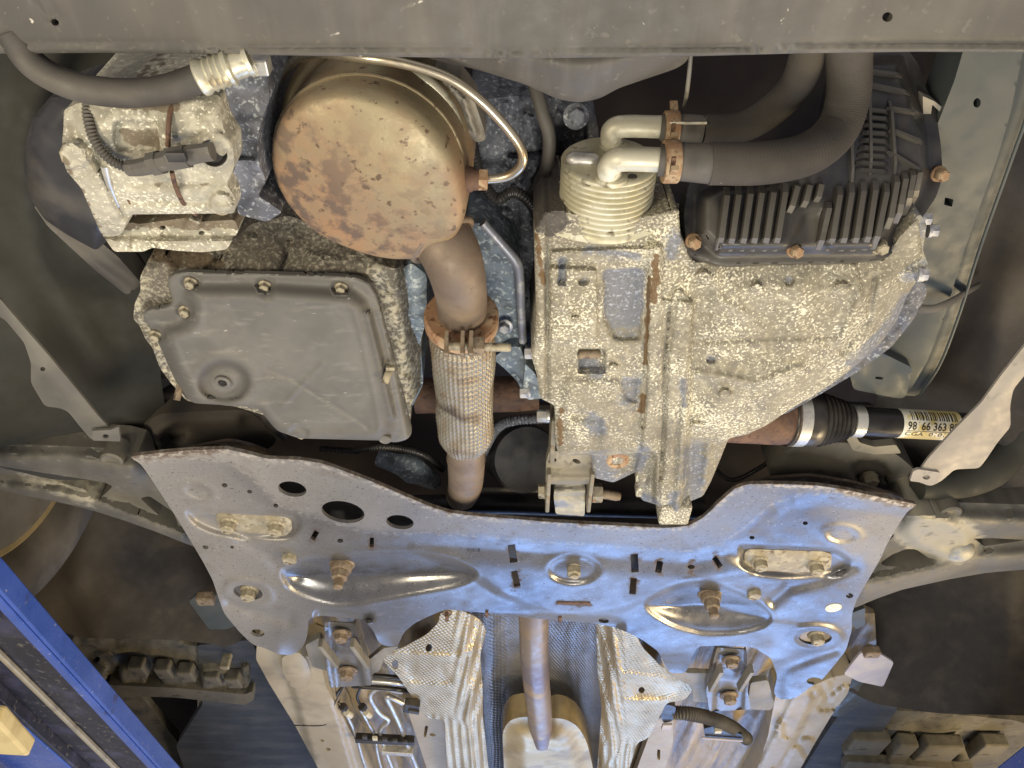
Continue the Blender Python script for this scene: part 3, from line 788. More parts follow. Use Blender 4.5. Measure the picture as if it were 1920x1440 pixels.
relief('side_casting', [(735, 520), (770, 492), (800, 515), (800, 600), (788, 640), (794, 720), (772, 765), (764, 700), (752, 610)], H(.548), 'cast_bluegrey', parent=sump, step=7, r=10, depth=.05, h=lambda X, Y: .012 * ss(1 - ell(X, Y, 770, 560, 60, 120), 0, .8) + .004 * fbm(X, Y, 40, 65))
PN = [(314, 532), (318, 517), (338, 510), (480, 513), (620, 517), (668, 520), (692, 530), (706, 556), (735, 660), (760, 756), (773, 812), (764, 824), (742, 830), (716, 826), (560, 822), (520, 808), (500, 785), (488, 768), (462, 762), (362, 756), (344, 742), (322, 700), (298, 645), (276, 608), (267, 594), (272, 582), (292, 578), (316, 576), (324, 566), (320, 550)]
TR = [(366, 552), (480, 552), (500, 560), (520, 552), (655, 562), (672, 575), (690, 640), (712, 740), (722, 800), (712, 822), (560, 822), (520, 806), (500, 785), (488, 768), (466, 762), (380, 757), (362, 742), (330, 680), (316, 640), (322, 628), (350, 620), (366, 604), (370, 580)]
def h_pan(X, Y):
    d = sd(X, Y, TR)
    g = .0115 * ss(d, -28, 6)
    g += .0015 * hill(d - 10, 5)
    e = ell(X, Y, 420, 716, 52, 42)
    g += .0016 * hill((e - 1.12) * 45, 9) - .0048 * ss(1.0 - e, .0, .30) + .0026 * ss(.58 - e, 0, .18)
    g += .0012 * hill(dline(X, Y, [(530, 760), (605, 682)]), 4) - .0016 * hill(dline(X, Y, [(500, 690), (550, 712), (690, 800)]), 4)
    for (bx, by) in ((358, 528), (497, 534), (640, 538), (348, 581), (292, 627), (560, 812)):
        g += -.003 * ss(1.3 - ell(X, Y, bx, by, 16, 13), 0, .4)
    # rim flange turned down at the right
    g += -.010 * ss(X - (706 + (Y - 556) * .20), 0, 20) * ss(Y, 540, 600)
    g += .006 * hill(dline(X, Y, [(690, 590), (712, 680), (735, 780)]), 7)
    return g + .0007 * fbm(X, Y, 150, 62) + .0002 * fbm(X, Y, 25, 63)
relief('oil_pan', PN, H(.512), 'pan_paint', h=h_pan, parent=sump, step=4.5, r=9, depth=.004, sheet=True, edge=(5, .002),
       attrs=dict(dark_tone=lambda X, Y: np.clip(hill(sd(X, Y, TR) + 8, 12) * .7 + 1.2 * hill((ell(X, Y, 420, 716, 52, 42) - .8) * 50, 10), 0, 1)))  # darker along the tray step and around the drain dish
for (bx, by) in ((358, 530), (497, 536), (640, 540), (348, 583), (292, 629), (566, 812)):
    bolt(P(bx, by, .5135), DOWN, .0042, sump, 'bolt_dusty', head=.0045, washer=1.35)
lathe('drain_plug', P(418, 716, .5012), DOWN, [(-.004, .0075), (.0012, .0072), (.0018, .0064), (.0020, .0042), (.0, .0040), (-.001, .003)], 'pan_paint', sump, seg=28)
lathe('drain_socket', P(418, 716, .5010), DOWN, [(-.002, .0036), (.0017, .0036)], 'boot_rubber', sump, seg=4)
tube('stud', PX([(338, 720, .512), (334, 738, .505), (331, 750, .500)]), .0032, 'bolt_brown', sump, seg=8)
tube('stud', PX([(733, 690, .512), (727, 702, .502), (722, 718, .497)]), .0035, 'bolt_dusty', sump, seg=8)
box('clip', P(732, 690, .503), (.004, 0, 0), (0, .002, 0), (0, 0, .002), 'bolt_dusty', sump, .0008)
lathe('corner_boss', P(722, 822, .505), DOWN, [(-.01, .006), (.002, .006), (.003, .005)], 'pan_paint', sump, seg=16)

# ================================================================== ENGINE BLOCK between converter and gearbox
blk = thing('engine_block', 'dark grey lumpy engine block seen between converter and gearbox', 'engine block', P(960, 420, .60))
BO = [(880, 190), (960, 180), (1060, 185), (1120, 230), (1130, 330), (1050, 400), (1020, 470), (1012, 600), (1000, 660), (940, 660), (880, 560), (870, 400), (885, 300)]
def h_blk(X, Y):
    g = .016 * fbm(X, Y, 70, 70, 4) + .010 * np.round(fbm(X, Y, 55, 75, 2) * 2.5) / 2.5
    g += .012 * hill(dline(X, Y, [(985, 200), (1000, 290), (985, 420)]), 14) - .02 * hill(dline(X, Y, [(960, 290), (1030, 286)]), 5) + .010 * ss(1.2 - ell(X, Y, 945, 410, 20, 18), 0, .4)
    g += -.03 * ss(sd(X, Y, [(1040, 235), (1100, 235), (1100, 330), (1030, 400), (1035, 300)]), -5, 8)
    return g
relief('block_casting', BO, H(.615), 'cast_grey', h=h_blk, parent=blk, step=5, r=10, depth=.08)
relief('bell_housing', [(875, 420), (905, 418), (940, 450), (972, 495), (978, 560), (985, 650), (955, 660), (925, 640), (880, 640), (870, 520)], H(.560), 'cast_bluegrey', parent=blk, step=6, r=8, depth=.06,
       h=lambda X, Y: .003 * fbm(X, Y, 40, 77) + .0012 * fbm(X, Y, 10, 78))
tube('housing_rib', PX([(905, 418, .552), (938, 455, .550), (968, 492, .549), (974, 520, .549), (977, 580, .549), (980, 640, .550)]), [.004, .0042, .0048, .0042, .004, .004], 'bolt_grey', blk, seg=10)
relief('engine_bracket', [(922, 672), (955, 650), (975, 650), (990, 690), (1005, 710), (1018, 748), (985, 748), (970, 715), (945, 690)], H(.548), 'cast_bluegrey', parent=blk, step=6, r=6, depth=.03,
       h=lambda X, Y: .006 * hill(dline(X, Y, [(985, 690), (990, 740)]), 9) + .002 * fbm(X, Y, 20, 79))
relief('lower_bracket', [(985, 682), (1003, 700), (1022, 746), (990, 750), (980, 735)], H(.530), 'cast_bluegrey', parent=blk, step=6, r=4, depth=.03)
for (bx, by, z) in ((996, 662, .520), (986, 736, .530)):
    bolt(P(bx + 6, by, z), (-1, 0, -.05), .0055, blk, 'bolt_grey', head=.008, washer=1.2)
bolt(P(948, 612, .553), (-.2, -.2, -1), .005, blk, 'bolt_grey', head=.006)
bolt(P(1080, 218, .575), (0, -.3, -1), .007, blk, 'cast_grey', head=.006)
tube('hidden_shaft', PX([(780, 742, .60), (1010, 738, .60)]), .020, 'rust_brown', blk, seg=24, smooth=False)
tube('loom', PX([(905, 850, .62), (930, 805, .60), (965, 788, .58), (1040, 784, .57)]), .0055, 'cast_grey', blk, seg=10, rib=(.0006, .004))
# dark round pump behind the flexible pipe
lathe('pump_drum', P(985, 860, .62), (.25, -.6, -.7), [(-.05, .044), (0, .044), (.006, .041), (.007, .0)], 'plastic_black', blk, seg=40)
tag(link('lever_casting', *tube_data(PX([(708, 858, .60), (740, 868, .595), (775, 880, .595), (815, 905, .61)]), [.010, .012, .018, .010], seg=16), 'cast_bluegrey'), 'grey cast lever in shadow left of the rusty tail pipe', 'lever')

# ================================================================== GEARBOX
gb = thing('gearbox', 'cream speckled cast gearbox with dark bare patches and rust streak', 'gearbox', P(1340, 650, .52))
GP = T(1300, 650, .510, (0, -.06, -1))
GO = [(1002, 470), (1003, 428), (1022, 396), (1052, 392), (1080, 400), (1200, 405), (1272, 392), (1276, 440), (1300, 488), (1380, 492), (1655, 486), (1690, 436), (1722, 405), (1728, 440), (1732, 492), (1716, 530), (1700, 556), (1682, 600), (1650, 645), (1600, 690), (1540, 733), (1480, 768), (1440, 796), (1400, 815), (1366, 822), (1350, 862), (1332, 905), (1318, 930), (1290, 942), (1280, 966), (1240, 970), (1236, 948), (1204, 938), (1196, 925), (1194, 884), (1150, 905), (1112, 895), (1108, 852), (1052, 856), (1042, 838), (1040, 760), (1012, 746), (1006, 700), (996, 668), (1000, 640), (1006, 600), (1004, 540)]
POCK = rnd([(1130, 502), (1212, 502), (1204, 640), (1150, 640), (1130, 600)], 12)
def h_gb(X, Y):
    g = .0030 * fbm(X, Y, 90, 80) + .0012 * fbm(X, Y, 22, 81) + .0007 * fbm(X, Y, 9, 82)
    g += .004 * ss(sd(X, Y, rnd([(1240, 560), (1300, 565), (1296, 800), (1275, 960), (1236, 960), (1236, 800)], 5)), -3, 5)      # raised flange
    g += .006 * ss(sd(X, Y, rnd([(1030, 500), (1120, 505), (1122, 640), (1060, 648), (1030, 640)], 8)), -2, 4)
    g += .005 * ss(sd(X, Y, rnd([(1030, 470), (1240, 462), (1238, 488), (1032, 494)], 4)), -2, 4)
    for (qx_, qy_, w_) in ((1320, 520, 16), (1420, 540, 12), (1580, 540, 15), (1360, 740, 13), (1306, 800, 11), (1190, 560, 0), (1078, 600, 10), (1150, 690, 11)):
        if w_: g += .0045 * ss(1.1 - ell(X, Y, qx_, qy_, w_, w_ * .75), 0, .3)
    g += -.006 * hill(dline(X, Y, [(1256, 575), (1246, 690), (1243, 800), (1238, 900)]), 2.6) + .004 * hill(dline(X, Y, [(1600, 500), (1612, 560), (1575, 640)]), 7)
    g += .005 * hill(dline(X, Y, [(1310, 700), (1420, 720), (1500, 690)]), 9) + .004 * hill(dline(X, Y, [(1330, 830), (1320, 900)]), 7)
    g += -.007 * ss(sd(X, Y, POCK), -3, 9)                                                     # casting pocket
    g += -.012 * ss(sd(X, Y, rnd([(1084, 654), (1134, 654), (1134, 700), (1084, 700)], 6)), -3, 5)   # slot with stud
    g += -.008 * ss(sd(X, Y, rnd([(1048, 482), (1064, 482), (1062, 535), (1044, 535)], 6)), -2, 5) - .006 * ss(1.1 - ell(X, Y, 1094, 528, 10, 8), 0, .3)
    # split-line flange, double rib
    r1 = dline(X, Y, [(1228, 470), (1226, 700), (1218, 840), (1200, 900)])
    r2 = dline(X, Y, [(1272, 560), (1262, 700), (1250, 800), (1244, 930)])
    r3 = dline(X, Y, [(1294, 570), (1284, 700), (1282, 800), (1268, 960)])
    g += .006 * ss(18 - r1, 0, 8) - .005 * hill(dline(X, Y, [(1213, 500), (1212, 690), (1205, 800)]), 4)
    g += .004 * ss(20 - r2, 0, 8) + .006 * hill(r3, 8) - .004 * hill(dline(X, Y, [(1266, 570), (1252, 680), (1246, 810), (1240, 900)]), 3.0)
    g += .008 * ss(1226 - X, -4, 6) * ss(X, 1190, 1204) * 0
    # long swept shoulder on the right half; body falls away to the edge
    e = sd(X, Y, [(1290, 480), (1740, 480), (1700, 570), (1600, 690), (1480, 768), (1366, 822), (1290, 830)])
    g += .010 * ss(e, 0, 70) - .022 * ss(X - (1690 - (Y - 500) * .55), -10, 60) * ss(Y, 470, 520)
    g += -.005 * hill(dline(X, Y, [(1640, 520), (1628, 600), (1580, 660)]), 6) + .004 * hill(dline(X, Y, [(1500, 520), (1490, 640), (1440, 760)]), 26)
    g += -.0022 * hill(dline(X, Y, [(1300, 640), (1560, 630)]), 5) + .003 * hill(dline(X, Y, [(1340, 500), (1345, 560), (1400, 590)]), 12)
    g += -.005 * ss(1.1 - ell(X, Y, 1332, 675, 9, 7), 0, .3) - .004 * ss(1.1 - ell(X, Y, 1480, 527, 10, 12), 0, .4)
    # left flange and lower steps
    g += .004 * ss(1028 - X, 0, 8) - .004 * hill(X - 1026, 4) * ss(Y, 470, 500)
    g += -.014 * ss(Y - (846 - (X - 1040) * .03), 0, 12) * ss(1232 - X, 0, 12)
    g += .004 * ss(sd(X, Y, rnd([(1056, 708), (1196, 712), (1190, 800), (1130, 840), (1060, 830)], 14)), -4, 10)
    g += -.005 * ss(sd(X, Y, rnd([(1160, 712), (1205, 704), (1206, 735), (1196, 760), (1170, 750)], 8)), -2, 8) - .004 * hill(dline(X, Y, [(1075, 780), (1122, 786), (1120, 830)]), 8)
    g += -.012 * ss(Y, 818, 834) * ss(X, 1278, 1296)
    return g
def bare(X, Y):
    m = .95 * ss(sd(X, Y, POCK), -6, 10) * ss(690 - Y, 0, 120)
    for pl, w in (([(1055, 490), (1052, 530)], 10), ([(1094, 528), (1096, 529)], 10), ([(1100, 680), (1120, 695)], 22), ([(1185, 722), (1180, 745)], 24), ([(1280, 715), (1282, 760)], 9), ([(1120, 800), (1110, 790)], 20),
                  ([(1120, 870), (1170, 925)], 30), ([(1205, 840), (1200, 870)], 14), ([(1300, 850), (1300, 920)], 30), ([(1480, 527), (1481, 530)], 9), ([(1332, 675), (1334, 676)], 8),
                  ([(1700, 560), (1660, 620), (1600, 680)], 16), ([(1205, 938), (1225, 945)], 14), ([(1260, 440), (1262, 470)], 18), ([(1100, 470), (1200, 480)], 10), ([(1260, 930), (1262, 960)], 16)):
        m = np.maximum(m, .8 * hill(dline(X, Y, pl), w))
    return m
def stain(X, Y):
    m = .95 * hill(dline(X, Y, [(1230, 480), (1226, 560)]), 8)
    m = np.maximum(m, .95 * hill(dline(X, Y, [(1218, 520), (1212, 640), (1210, 680)]), 5))
    m = np.maximum(m, .9 * hill(dline(X, Y, [(1206, 745), (1202, 770)]), 7))
    m = np.maximum(m, .75 * hill(dline(X, Y, [(1050, 770), (1052, 830)]), 8))
    return np.maximum(m, .8 * hill(dline(X, Y, [(1008, 440), (1010, 480), (1018, 530)]), 7))
relief('gearbox_case', GO, GP, 'cast_gearbox', h=h_gb, parent=gb, step=3.6, r=6, depth=.10, edge=(9, .004),
       attrs=dict(bare=bare, stain=stain, dark_tone=lambda X, Y: np.clip(.9 * ss(Y, 780, 900) + .75 * ss(Y, 690, 800) * ss(1300 - X, 0, 60) + .7 * hill(X - 1026, 9) + .7 * hill(dline(X, Y, [(1256, 575), (1246, 690), (1240, 900)]), 6) + .6 * hill(dline(X, Y, [(1640, 520), (1628, 600), (1580, 660)]), 14) + .5 * hill(dline(X, Y, [(1300, 640), (1560, 630)]), 10) + .6 * ss(520 - Y, 0, 40), 0, 1), oil=lambda X, Y: .9 * ss(1 - ell(X, Y, 1030, 415, 48, 40), 0, .5)))  # grime low on the case and along its grooves
# far flange lobe on the right with its bolts
relief('end_cover', [(1700, 556), (1712, 528), (1735, 530), (1738, 552), (1712, 600), (1672, 650), (1612, 695), (1540, 738), (1470, 778), (1400, 740), (1500, 640), (1600, 540)], H(.542), 'cast_grey', parent=gb, step=6, r=8, depth=.08,
       h=lambda X, Y: .004 * fbm(X, Y, 24, 88))
lug = [(1660, 500), (1672, 470), (1690, 440), (1725, 400), (1738, 420), (1730, 470), (1742, 500), (1735, 528), (1700, 530), (1668, 524)]
relief('lug', lug, H(.518), 'cast_gearbox', parent=gb, step=6, r=8, depth=.08, h=lambda X, Y: .006 * hill(dline(X, Y, [(1680, 512), (1735, 512)]), 10) + .003 * fbm(X, Y, 18, 89), attrs=dict(bare=lambda X, Y: .5 + 0 * X))
for (bx, by, z) in ((1722, 514, .514), (1728, 410, .55), (1742, 432, .56)):
    bolt(P(bx, by, z), (1, -.1, -.15), .0055, gb, 'bolt_grey', head=.006, washer=1.15)
thread('sensor_stud', P(1086, 665, .511), P(1126, 664, .511), .0042, 'bolt_brown', gb)
lathe('drain_washer', P(1157, 856, .520), (0, -.05, -1), [(-.02, .0125), (.006, .0122), (.0075, .0100), (.0065, .006), (.001, .0058), (.001, .0)], 'rust_orange', gb, seg=32)
bolt(P(1157, 858, .519), (0, -.05, -1), .0044, gb, 'bright_zinc', head=.003, washer=1.1, cup=True)
for (bx, by) in ((1198, 886), (1198, 914)):
    box('cast_tab', P(bx, by, .516), (.0035, 0, 0), (0, .008, 0), (0, 0, .008), 'cast_gearbox', gb, .002)
box('cast_foot', P(1262, 944, .508), (.0165, 0, 0), (0, .016, 0), (0, 0, .018), 'cast_gearbox', gb, .003)
# left flange bolts
for (bx, by) in ((1020, 780),):
    bolt(P(bx + 8, by, .525), (-1, 0, 0), .0065, gb, 'bright_zinc', head=.010, washer=1.05)

# ------------------------------------------------------------------ oil cooler stack
oc = thing('oil_cooler', 'round ribbed aluminium oil cooler with two elbow pipes', 'oil cooler', (P(1143, 400, .53)))
yf, yb, zc, rc_ = .300, .362, .547, .0372
xc = (1143 - 960) / F * (S * (yf + zc))
prof = [(.0, .004), (.0, .034), (.0008, .0358)]
nd = 10
for k in range(nd):
    s0 = .0012 + k * .0048
    prof += [(s0, .0364), (s0 + .0009, .0375), (s0 + .0023, .0375), (s0 + .0032, .0362), (s0 + .0040, .0348)]
prof += [(.0500, .0372), (.0540, .0372)]
lathe('disc_stack', (xc, yf, zc), (0, 1, 0), prof, 'cooler_alu', oc, seg=64, sharp=60)
fl = Plane((0, .354, 0), (0, -1, 0))
relief('base_flange', [(1030, 425), (1050, 416), (1075, 424), (1190, 420), (1235, 398), (1255, 388), (1274, 392), (1272, 408), (1240, 432), (1190, 450), (1140, 458), (1080, 452), (1040, 440)], Plane((0, .351, .515), (0, -.45, -.9)), 'cooler_alu', parent=oc, step=6, r=8, depth=.008,
       holes=[circ(1048, 428, 6, 4), circ(1257, 396, 7, 4)])
zpl = lambda px, py, y: Vector(tuple(ray(px, py) * (y / ray(px, py)[1])))
tube('elbow_pipe', [zpl(1150, 272, .302), zpl(1146, 258, .293), zpl(1150, 243, .286), zpl(1172, 237, .283), zpl(1240, 238, .283)], .0085, 'pipe_alu', oc, seg=18)
tube('elbow_pipe', [zpl(1146, 332, .302), zpl(1142, 318, .291), zpl(1152, 302, .283), zpl(1175, 298, .280), zpl(1240, 300, .280)], .0088, 'pipe_alu', oc, seg=18)
lathe('pipe_foot', zpl(1146, 335, .301), (0, -1, 0), [(-.001, .0125), (.002, .0120), (.003, .010)], 'cooler_alu', oc, seg=24)
lathe('pipe_foot', zpl(1152, 276, .301), (0, -1, 0), [(-.001, .0125), (.002, .0120), (.003, .010)], 'cooler_alu', oc, seg=24)
o = tube('face_boss', [zpl(1068, 300, .2995), zpl(1075, 299, .2985), zpl(1108, 301, .2985), zpl(1118, 302, .2995)], [.004, .0062, .0062, .0045], 'bright_zinc', oc, seg=14)
lathe('face_hole', zpl(1186, 331, .2998), (0, -1, 0), [(-.001, .0035), (.0004, .0035), (.0003, .0018)], 'boot_rubber', oc, seg=14)

def sleeve(nm, label, pts, r, zsl, cols):
    t = thing(nm, label, 'hose', pts[2])
    tube('hose_body', pts, r, 'hose_fabric', t, seg=24, rib=(.00022, .0022), n=14)
    return t
hz1 = [zpl(1238, 238, .283), zpl(1275, 240, .283), zpl(1315, 243, .284), zpl(1385, 240, .284), zpl(1440, 212, .272), zpl(1488, 165, .252), zpl(1512, 110, .226), zpl(1520, 40, .195)]
hz2 = [zpl(1236, 300, .280), zpl(1275, 303, .280), zpl(1330, 307, .280), zpl(1430, 306, .279), zpl(1515, 288, .277), zpl(1568, 245, .270), zpl(1590, 180, .249), zpl(1592, 110, .222), zpl(1590, 40, .190)]
h1 = thing('cooler_hose', 'upper fabric-sleeved hose leaving the oil cooler behind the lower one', 'hose', hz1[3])
tube('hose_body', hz1[2:], [.0112, .0118, .0125, .0128], 'hose_fabric', h1, seg=24, rib=(.00010, .0022), n=14)
tube('end_sleeve', hz1[:3] + [zpl(1322, 244, .284)], [.0100, .0108, .0112], 'rubber', h1, seg=22)
box('paint_mark', zpl(1290, 231, .2745), (.014, 0, 0), (0, .0004, -.0004), (0, .0010, .0012), 'sticker_white', h1, 0)
h2 = thing('cooler_hose', 'lower thicker fabric-sleeved hose curving over the ribbed black cover', 'hose', hz2[3])
tube('hose_body', hz2[2:], [.0150, .0152, .0154, .0155], 'hose_fabric', h2, seg=28, rib=(.00010, .0022), n=14)
tube('end_sleeve', hz2[:3] + [zpl(1338, 307, .280)], [.0112, .0135, .0142, .0135], 'rubber', h2, seg=22)
for hh_, yy, zc_, rr_, lab in ((h1, 240, .283, .0114, 'rusty spring clamp on the upper cooler hose'), (h2, 303, .280, .0138, 'rusty spring clamp on the lower cooler hose')):
    c0 = zpl(1258, yy, zc_); c0b = c0 + Vector((.001, 0, 0))
    ct = tag(lathe('hose_clamp', c0 - Vector((.0055, 0, 0)), (1, 0, 0), [(0, rr_ - .001), (0, rr_ + .0010), (.0008, rr_ + .0016), (.010, rr_ + .0016), (.011, rr_ + .0010), (.011, rr_ - .001)], 'bolt_rust'), lab, 'hose clamp')
    box('tang', zpl(1264, yy - (38 if hh_ is h1 else 34), zc_ - .003), (.0032, 0, 0), (0, -.0030, .0055), (0, .0010, .0008), 'bolt_rust', ct, .0006)
    box('slot', zpl(1262, yy + 4, zc_ - rr_ - .0012 + .0002), (.0016, 0, 0), (0, .0050, .0), (0, 0, .0012), 'rust_brown', ct, .0004)
    box('tang', zpl(1264, yy + 16, zc_ - rr_ + .0012), (.0026, 0, 0), (0, .0030, .0022), (0, .0012, -.0014), 'bolt_rust', ct, .0005)

# ------------------------------------------------------------------ ribbed black cover on the gearbox
fc = thing('ribbed_cover', 'black ribbed plastic transmission cover bolted to the gearbox', 'cover', P(1500, 470, .50))
CP = T(1500, 480, .512, (0, -.75, -.66))
CO = [(1292, 340), (1340, 325), (1440, 320), (1520, 270), (1570, 180), (1590, 90), (1700, 90), (1722, 120), (1738, 170), (1752, 190), (1764, 270), (1768, 330), (1755, 370), (1700, 450), (1660, 486), (1600, 492), (1345, 496), (1288, 474), (1282, 400)]
CI = [(1312, 365), (1350, 345), (1450, 340), (1540, 285), (1590, 190), (1606, 110), (1690, 110), (1712, 180), (1735, 270), (1738, 320), (1716, 370), (1662, 445), (1640, 472), (1350, 474), (1312, 440)]
def h_cov(X, Y):
    d = sd(X, Y, CI)
    g = .022 * ss(d, -10, 16)
    g += .010 * ss(330 - Y, -30, 80)
    g += -.006 * ss(sd(X, Y, rnd([(1505, 400), (1545, 390), (1555, 474), (1470, 474)], 10)), -6, 14)
    return g + .001 * fbm(X, Y, 60, 90)
relief('cover_shell', CO, CP, 'fin_plastic', h=h_cov, parent=fc, step=6, r=10, depth=.03, edge=(4, .001),
       attrs=dict(dust=lambda X, Y: np.clip(.55 * ss(Y, 470, 484) + .6 * ss(1 - ell(X, Y, 1330, 420, 26, 70), 0, .6) + .7 * ss(1 - ell(X, Y, 1530, 420, 26, 60), 0, .8) + .8 * ss(1 - ell(X, Y, 1690, 370, 40, 90, 25), 0, .9), 0, 1)))
def hcov1(x, y): return float(h_cov(np.array([float(x)]), np.array([float(y)]))[0])
def fin(pa, pb, hh, w, mat='fin_plastic', n=6):
    """a thin rib standing on the cover between two points"""
    A = []; V = []; Fc = []
    for i in range(n + 1):
        t = i / n
        x = pa[0] + (pb[0] - pa[0]) * t; y = pa[1] + (pb[1] - pa[1]) * t
        s_ = CP.at(x, y, hcov1(x, y)); nv_ = Vector(CP.n); b = s_ - nv_ * .002; top = s_ + nv_ * hh * (.35 if i in (0, n) else 1); A.append((b, top))
    dirv = (A[-1][0] - A[0][0]).normalized(); side = dirv.cross(Vector(CP.n)).normalized() * w
    for (b, tp) in A:
        V += [b - side * 1.3, tp - side * .9, tp + side * .9, b + side * 1.3]
    for i in range(n):
        k = 4 * i
        Fc += [(k, k + 4, k + 5, k + 1), (k + 1, k + 5, k + 6, k + 2), (k + 2, k + 6, k + 7, k + 3)]
    Fc += [(0, 1, 2, 3), (4 * n + 3, 4 * n + 2, 4 * n + 1, 4 * n)]
    at = dict(dust=np.concatenate([[.1, min(1, .25 + .8 * i / n), min(1, .25 + .8 * i / n), .1] for i in range(n + 1)]))
    return link('fin', V, Fc, mat, fc, smooth=False, attrs=at)
for (xa, ya, xb, yb_) in [(1362, 352, 1346, 470), (1384, 350, 1366, 472), (1406, 348, 1388, 472), (1427, 346, 1408, 472), (1449, 345, 1430, 472), (1471, 344, 1450, 472),
                          (1552, 380, 1532, 470), (1572, 350, 1552, 472), (1594, 345, 1574, 472), (1616, 342, 1596, 472), (1638, 340, 1618, 470), (1660, 345, 1634, 468),
                          (1678, 330, 1660, 430), (1694, 325, 1676, 420), (1708, 320, 1692, 405), (1720, 318, 1706, 385), (1493, 345, 1478, 400), (1515, 345, 1504, 390), (1536, 345, 1528, 380)]:
    fin((xa, ya), (xb, yb_), .007, .0023)
for k, y in enumerate((320, 306, 292, 278, 264, 250, 236, 222, 208)):
    fin((1600 + k * 3, y), (1664, y + 4), .0035, .0014).data.attributes['dust'].data.foreach_set('value', [.1] * 28)
for (pa, pb) in (((1660, 285), (1735, 330)), ((1665, 245), (1728, 270)), ((1660, 205), (1722, 215)), ((1620, 160), (1705, 178)), ((1615, 135), (1690, 145)), ((1666, 190), (1676, 330)), ((1626, 150), (1630, 330)), ((1590, 190), (1596, 345))):
    fin(pa, pb, .0045, .0012).data.attributes['dust'].data.foreach_set('value', [.18] * 28)
bd_ = Vector(CP.n) * .3 + DOWN
for (bx, by, mt) in ((1300, 452, 'bolt_rust'), (1490, 468, 'bolt_rust'), (1648, 462, 'bolt_dusty'), (1760, 326, 'bolt_rust')):
    bolt(CP.at(bx, by, hcov1(bx, by) + .001), Vector((0, -.3, -1)), .0052, fc, mt, head=.008, washer=1.25, cup=True)
tag(relief('dark_bracket', [(1730, 180), (1752, 190), (1778, 210), (1766, 245), (1760, 246), (1768, 215), (1748, 196), (1742, 240), (1732, 230)], H(.59), 'strap_steel', step=6, r=3, depth=.01), 'thin angled bracket beside the top of the ribbed cover', 'bracket')

# ================================================================== LOWER ENGINE MOUNT (torque link)
tm = thing('engine_mount', 'forked lower engine mount with through bolt under the gearbox', 'engine mount', P(1070, 910, .53))
zt = .520
relief('fork_web', [(1030, 846), (1108, 846), (1112, 880), (1106, 908), (1024, 908), (1024, 866)], H(zt), 'bracket_dusty', parent=tm, step=6, r=6, depth=.010, sheet=True,
       holes=[circ(1036, 864, 8, 4, -20), circ(1081, 865, 8, 4, 20)], h=lambda X, Y: .006 * hill(Y - 900, 10))
for (xa, xb) in ((1022, 1032), (1100, 1111)):
    box('fork_cheek', (P((xa + xb) / 2, 905, zt + .006)), (.0022, 0, 0), (0, .034, 0), (0, 0, .016), 'bracket_dusty', tm, .0012)
box('side_arm', P(1036, 810, .534), (.0026, 0, 0), (0, .034, 0), (0, 0, .016), 'bracket_dusty', tm, .001)
lk = relief('link_body', [(1042, 905), (1052, 900), (1090, 902), (1098, 912), (1096, 968), (1042, 964), (1038, 930)], H(zt + .004), 'link_alu', parent=tm, step=5, r=5, depth=.04,
       h=lambda X, Y: -.010 * ss(925 - Y, 0, 20) + .0012 * fbm(X, Y, 16, 95) - .002 * hill(Y - 930, 3))
bolt(P(1024, 921, zt + .004), (-1, 0, 0), .0082, tm, 'bolt_dusty', head=.007, washer=1.0)
lathe('nut', P(1110, 924, zt + .004), (1, 0, 0), [(0, .011), (.010, .011), (.0115, .0095)], 'bracket_dusty', tm, seg=6)
thread('through_bolt', P(1124, 925, zt + .004), P(1162, 931, zt + .004), .0058, 'bolt_brown', tm, pitch=.002)

# ================================================================== RIGHT DRIVESHAFT with boot and label
ds = thing('drive_shaft', 'right driveshaft with rusty joint cup, black boot and printed label', 'driveshaft', P(1560, 780, .56))
za = .560
d0, d1 = P(1340, 776, za), P(1850, 802, za + .004)
dd = (d1 - d0).normalized()
def dsp(px):
    t = (px - 1340) / (1850 - 1340)
    return d0 + (d1 - d0) * t
def seg_(name, xa, xb, prof, mat, seg=40, sharp=40):
    a = dsp(xa); L = (dsp(xb) - a).length
    return lathe(name, a, dd, [(s * L, r) for s, r in prof], mat, ds, seg, sharp)
seg_('joint_cup', 1340, 1480, [(0, .030), (.2, .030), (.85, .030), (.9, .029), (1, .029)], 'rust_brown')
tube('cup_rim', [dsp(1474) + (frame(dd)[1] * math.cos(t) + frame(dd)[2] * math.sin(t)) * .0296 for t in [i / 32 * 2 * math.pi for i in range(33)]], .0016, 'boot_rubber', ds, n=1, seg=6)
seg_('boot_clamp', 1479, 1500, [(0, .0302), (.02, .0312), (.98, .0306), (1, .0298)], 'bright_zinc')
pf = [(0, .0298), (.12, .0300), (.30, .0290)]
for k in range(6):
    s0 = .32 + k * .1
    r0_ = .0285 - k * .0016
    pf += [(s0, r0_ - .002), (s0 + .05, r0_ + .0012), (s0 + .085, r0_ - .0012)]
pf += [(.96, .0165), (1, .0160)]
seg_('boot', 1499, 1592, pf, 'boot_rubber', 44, 70)
seg_('boot_clamp', 1590, 1610, [(0, .0165), (.03, .0178), (.97, .0178), (1, .0165)], 'bright_zinc')
seg_('shaft_bar', 1608, 1850, [(0, .0150), (.02, .0158), (.35, .0158), (.38, .0150), (1, .0150)], 'boot_rubber')
seg_('label_sleeve', 1677, 1786, [(0, .0151), (.001, .01605), (.999, .01605), (1, .0151)], 'label_white')
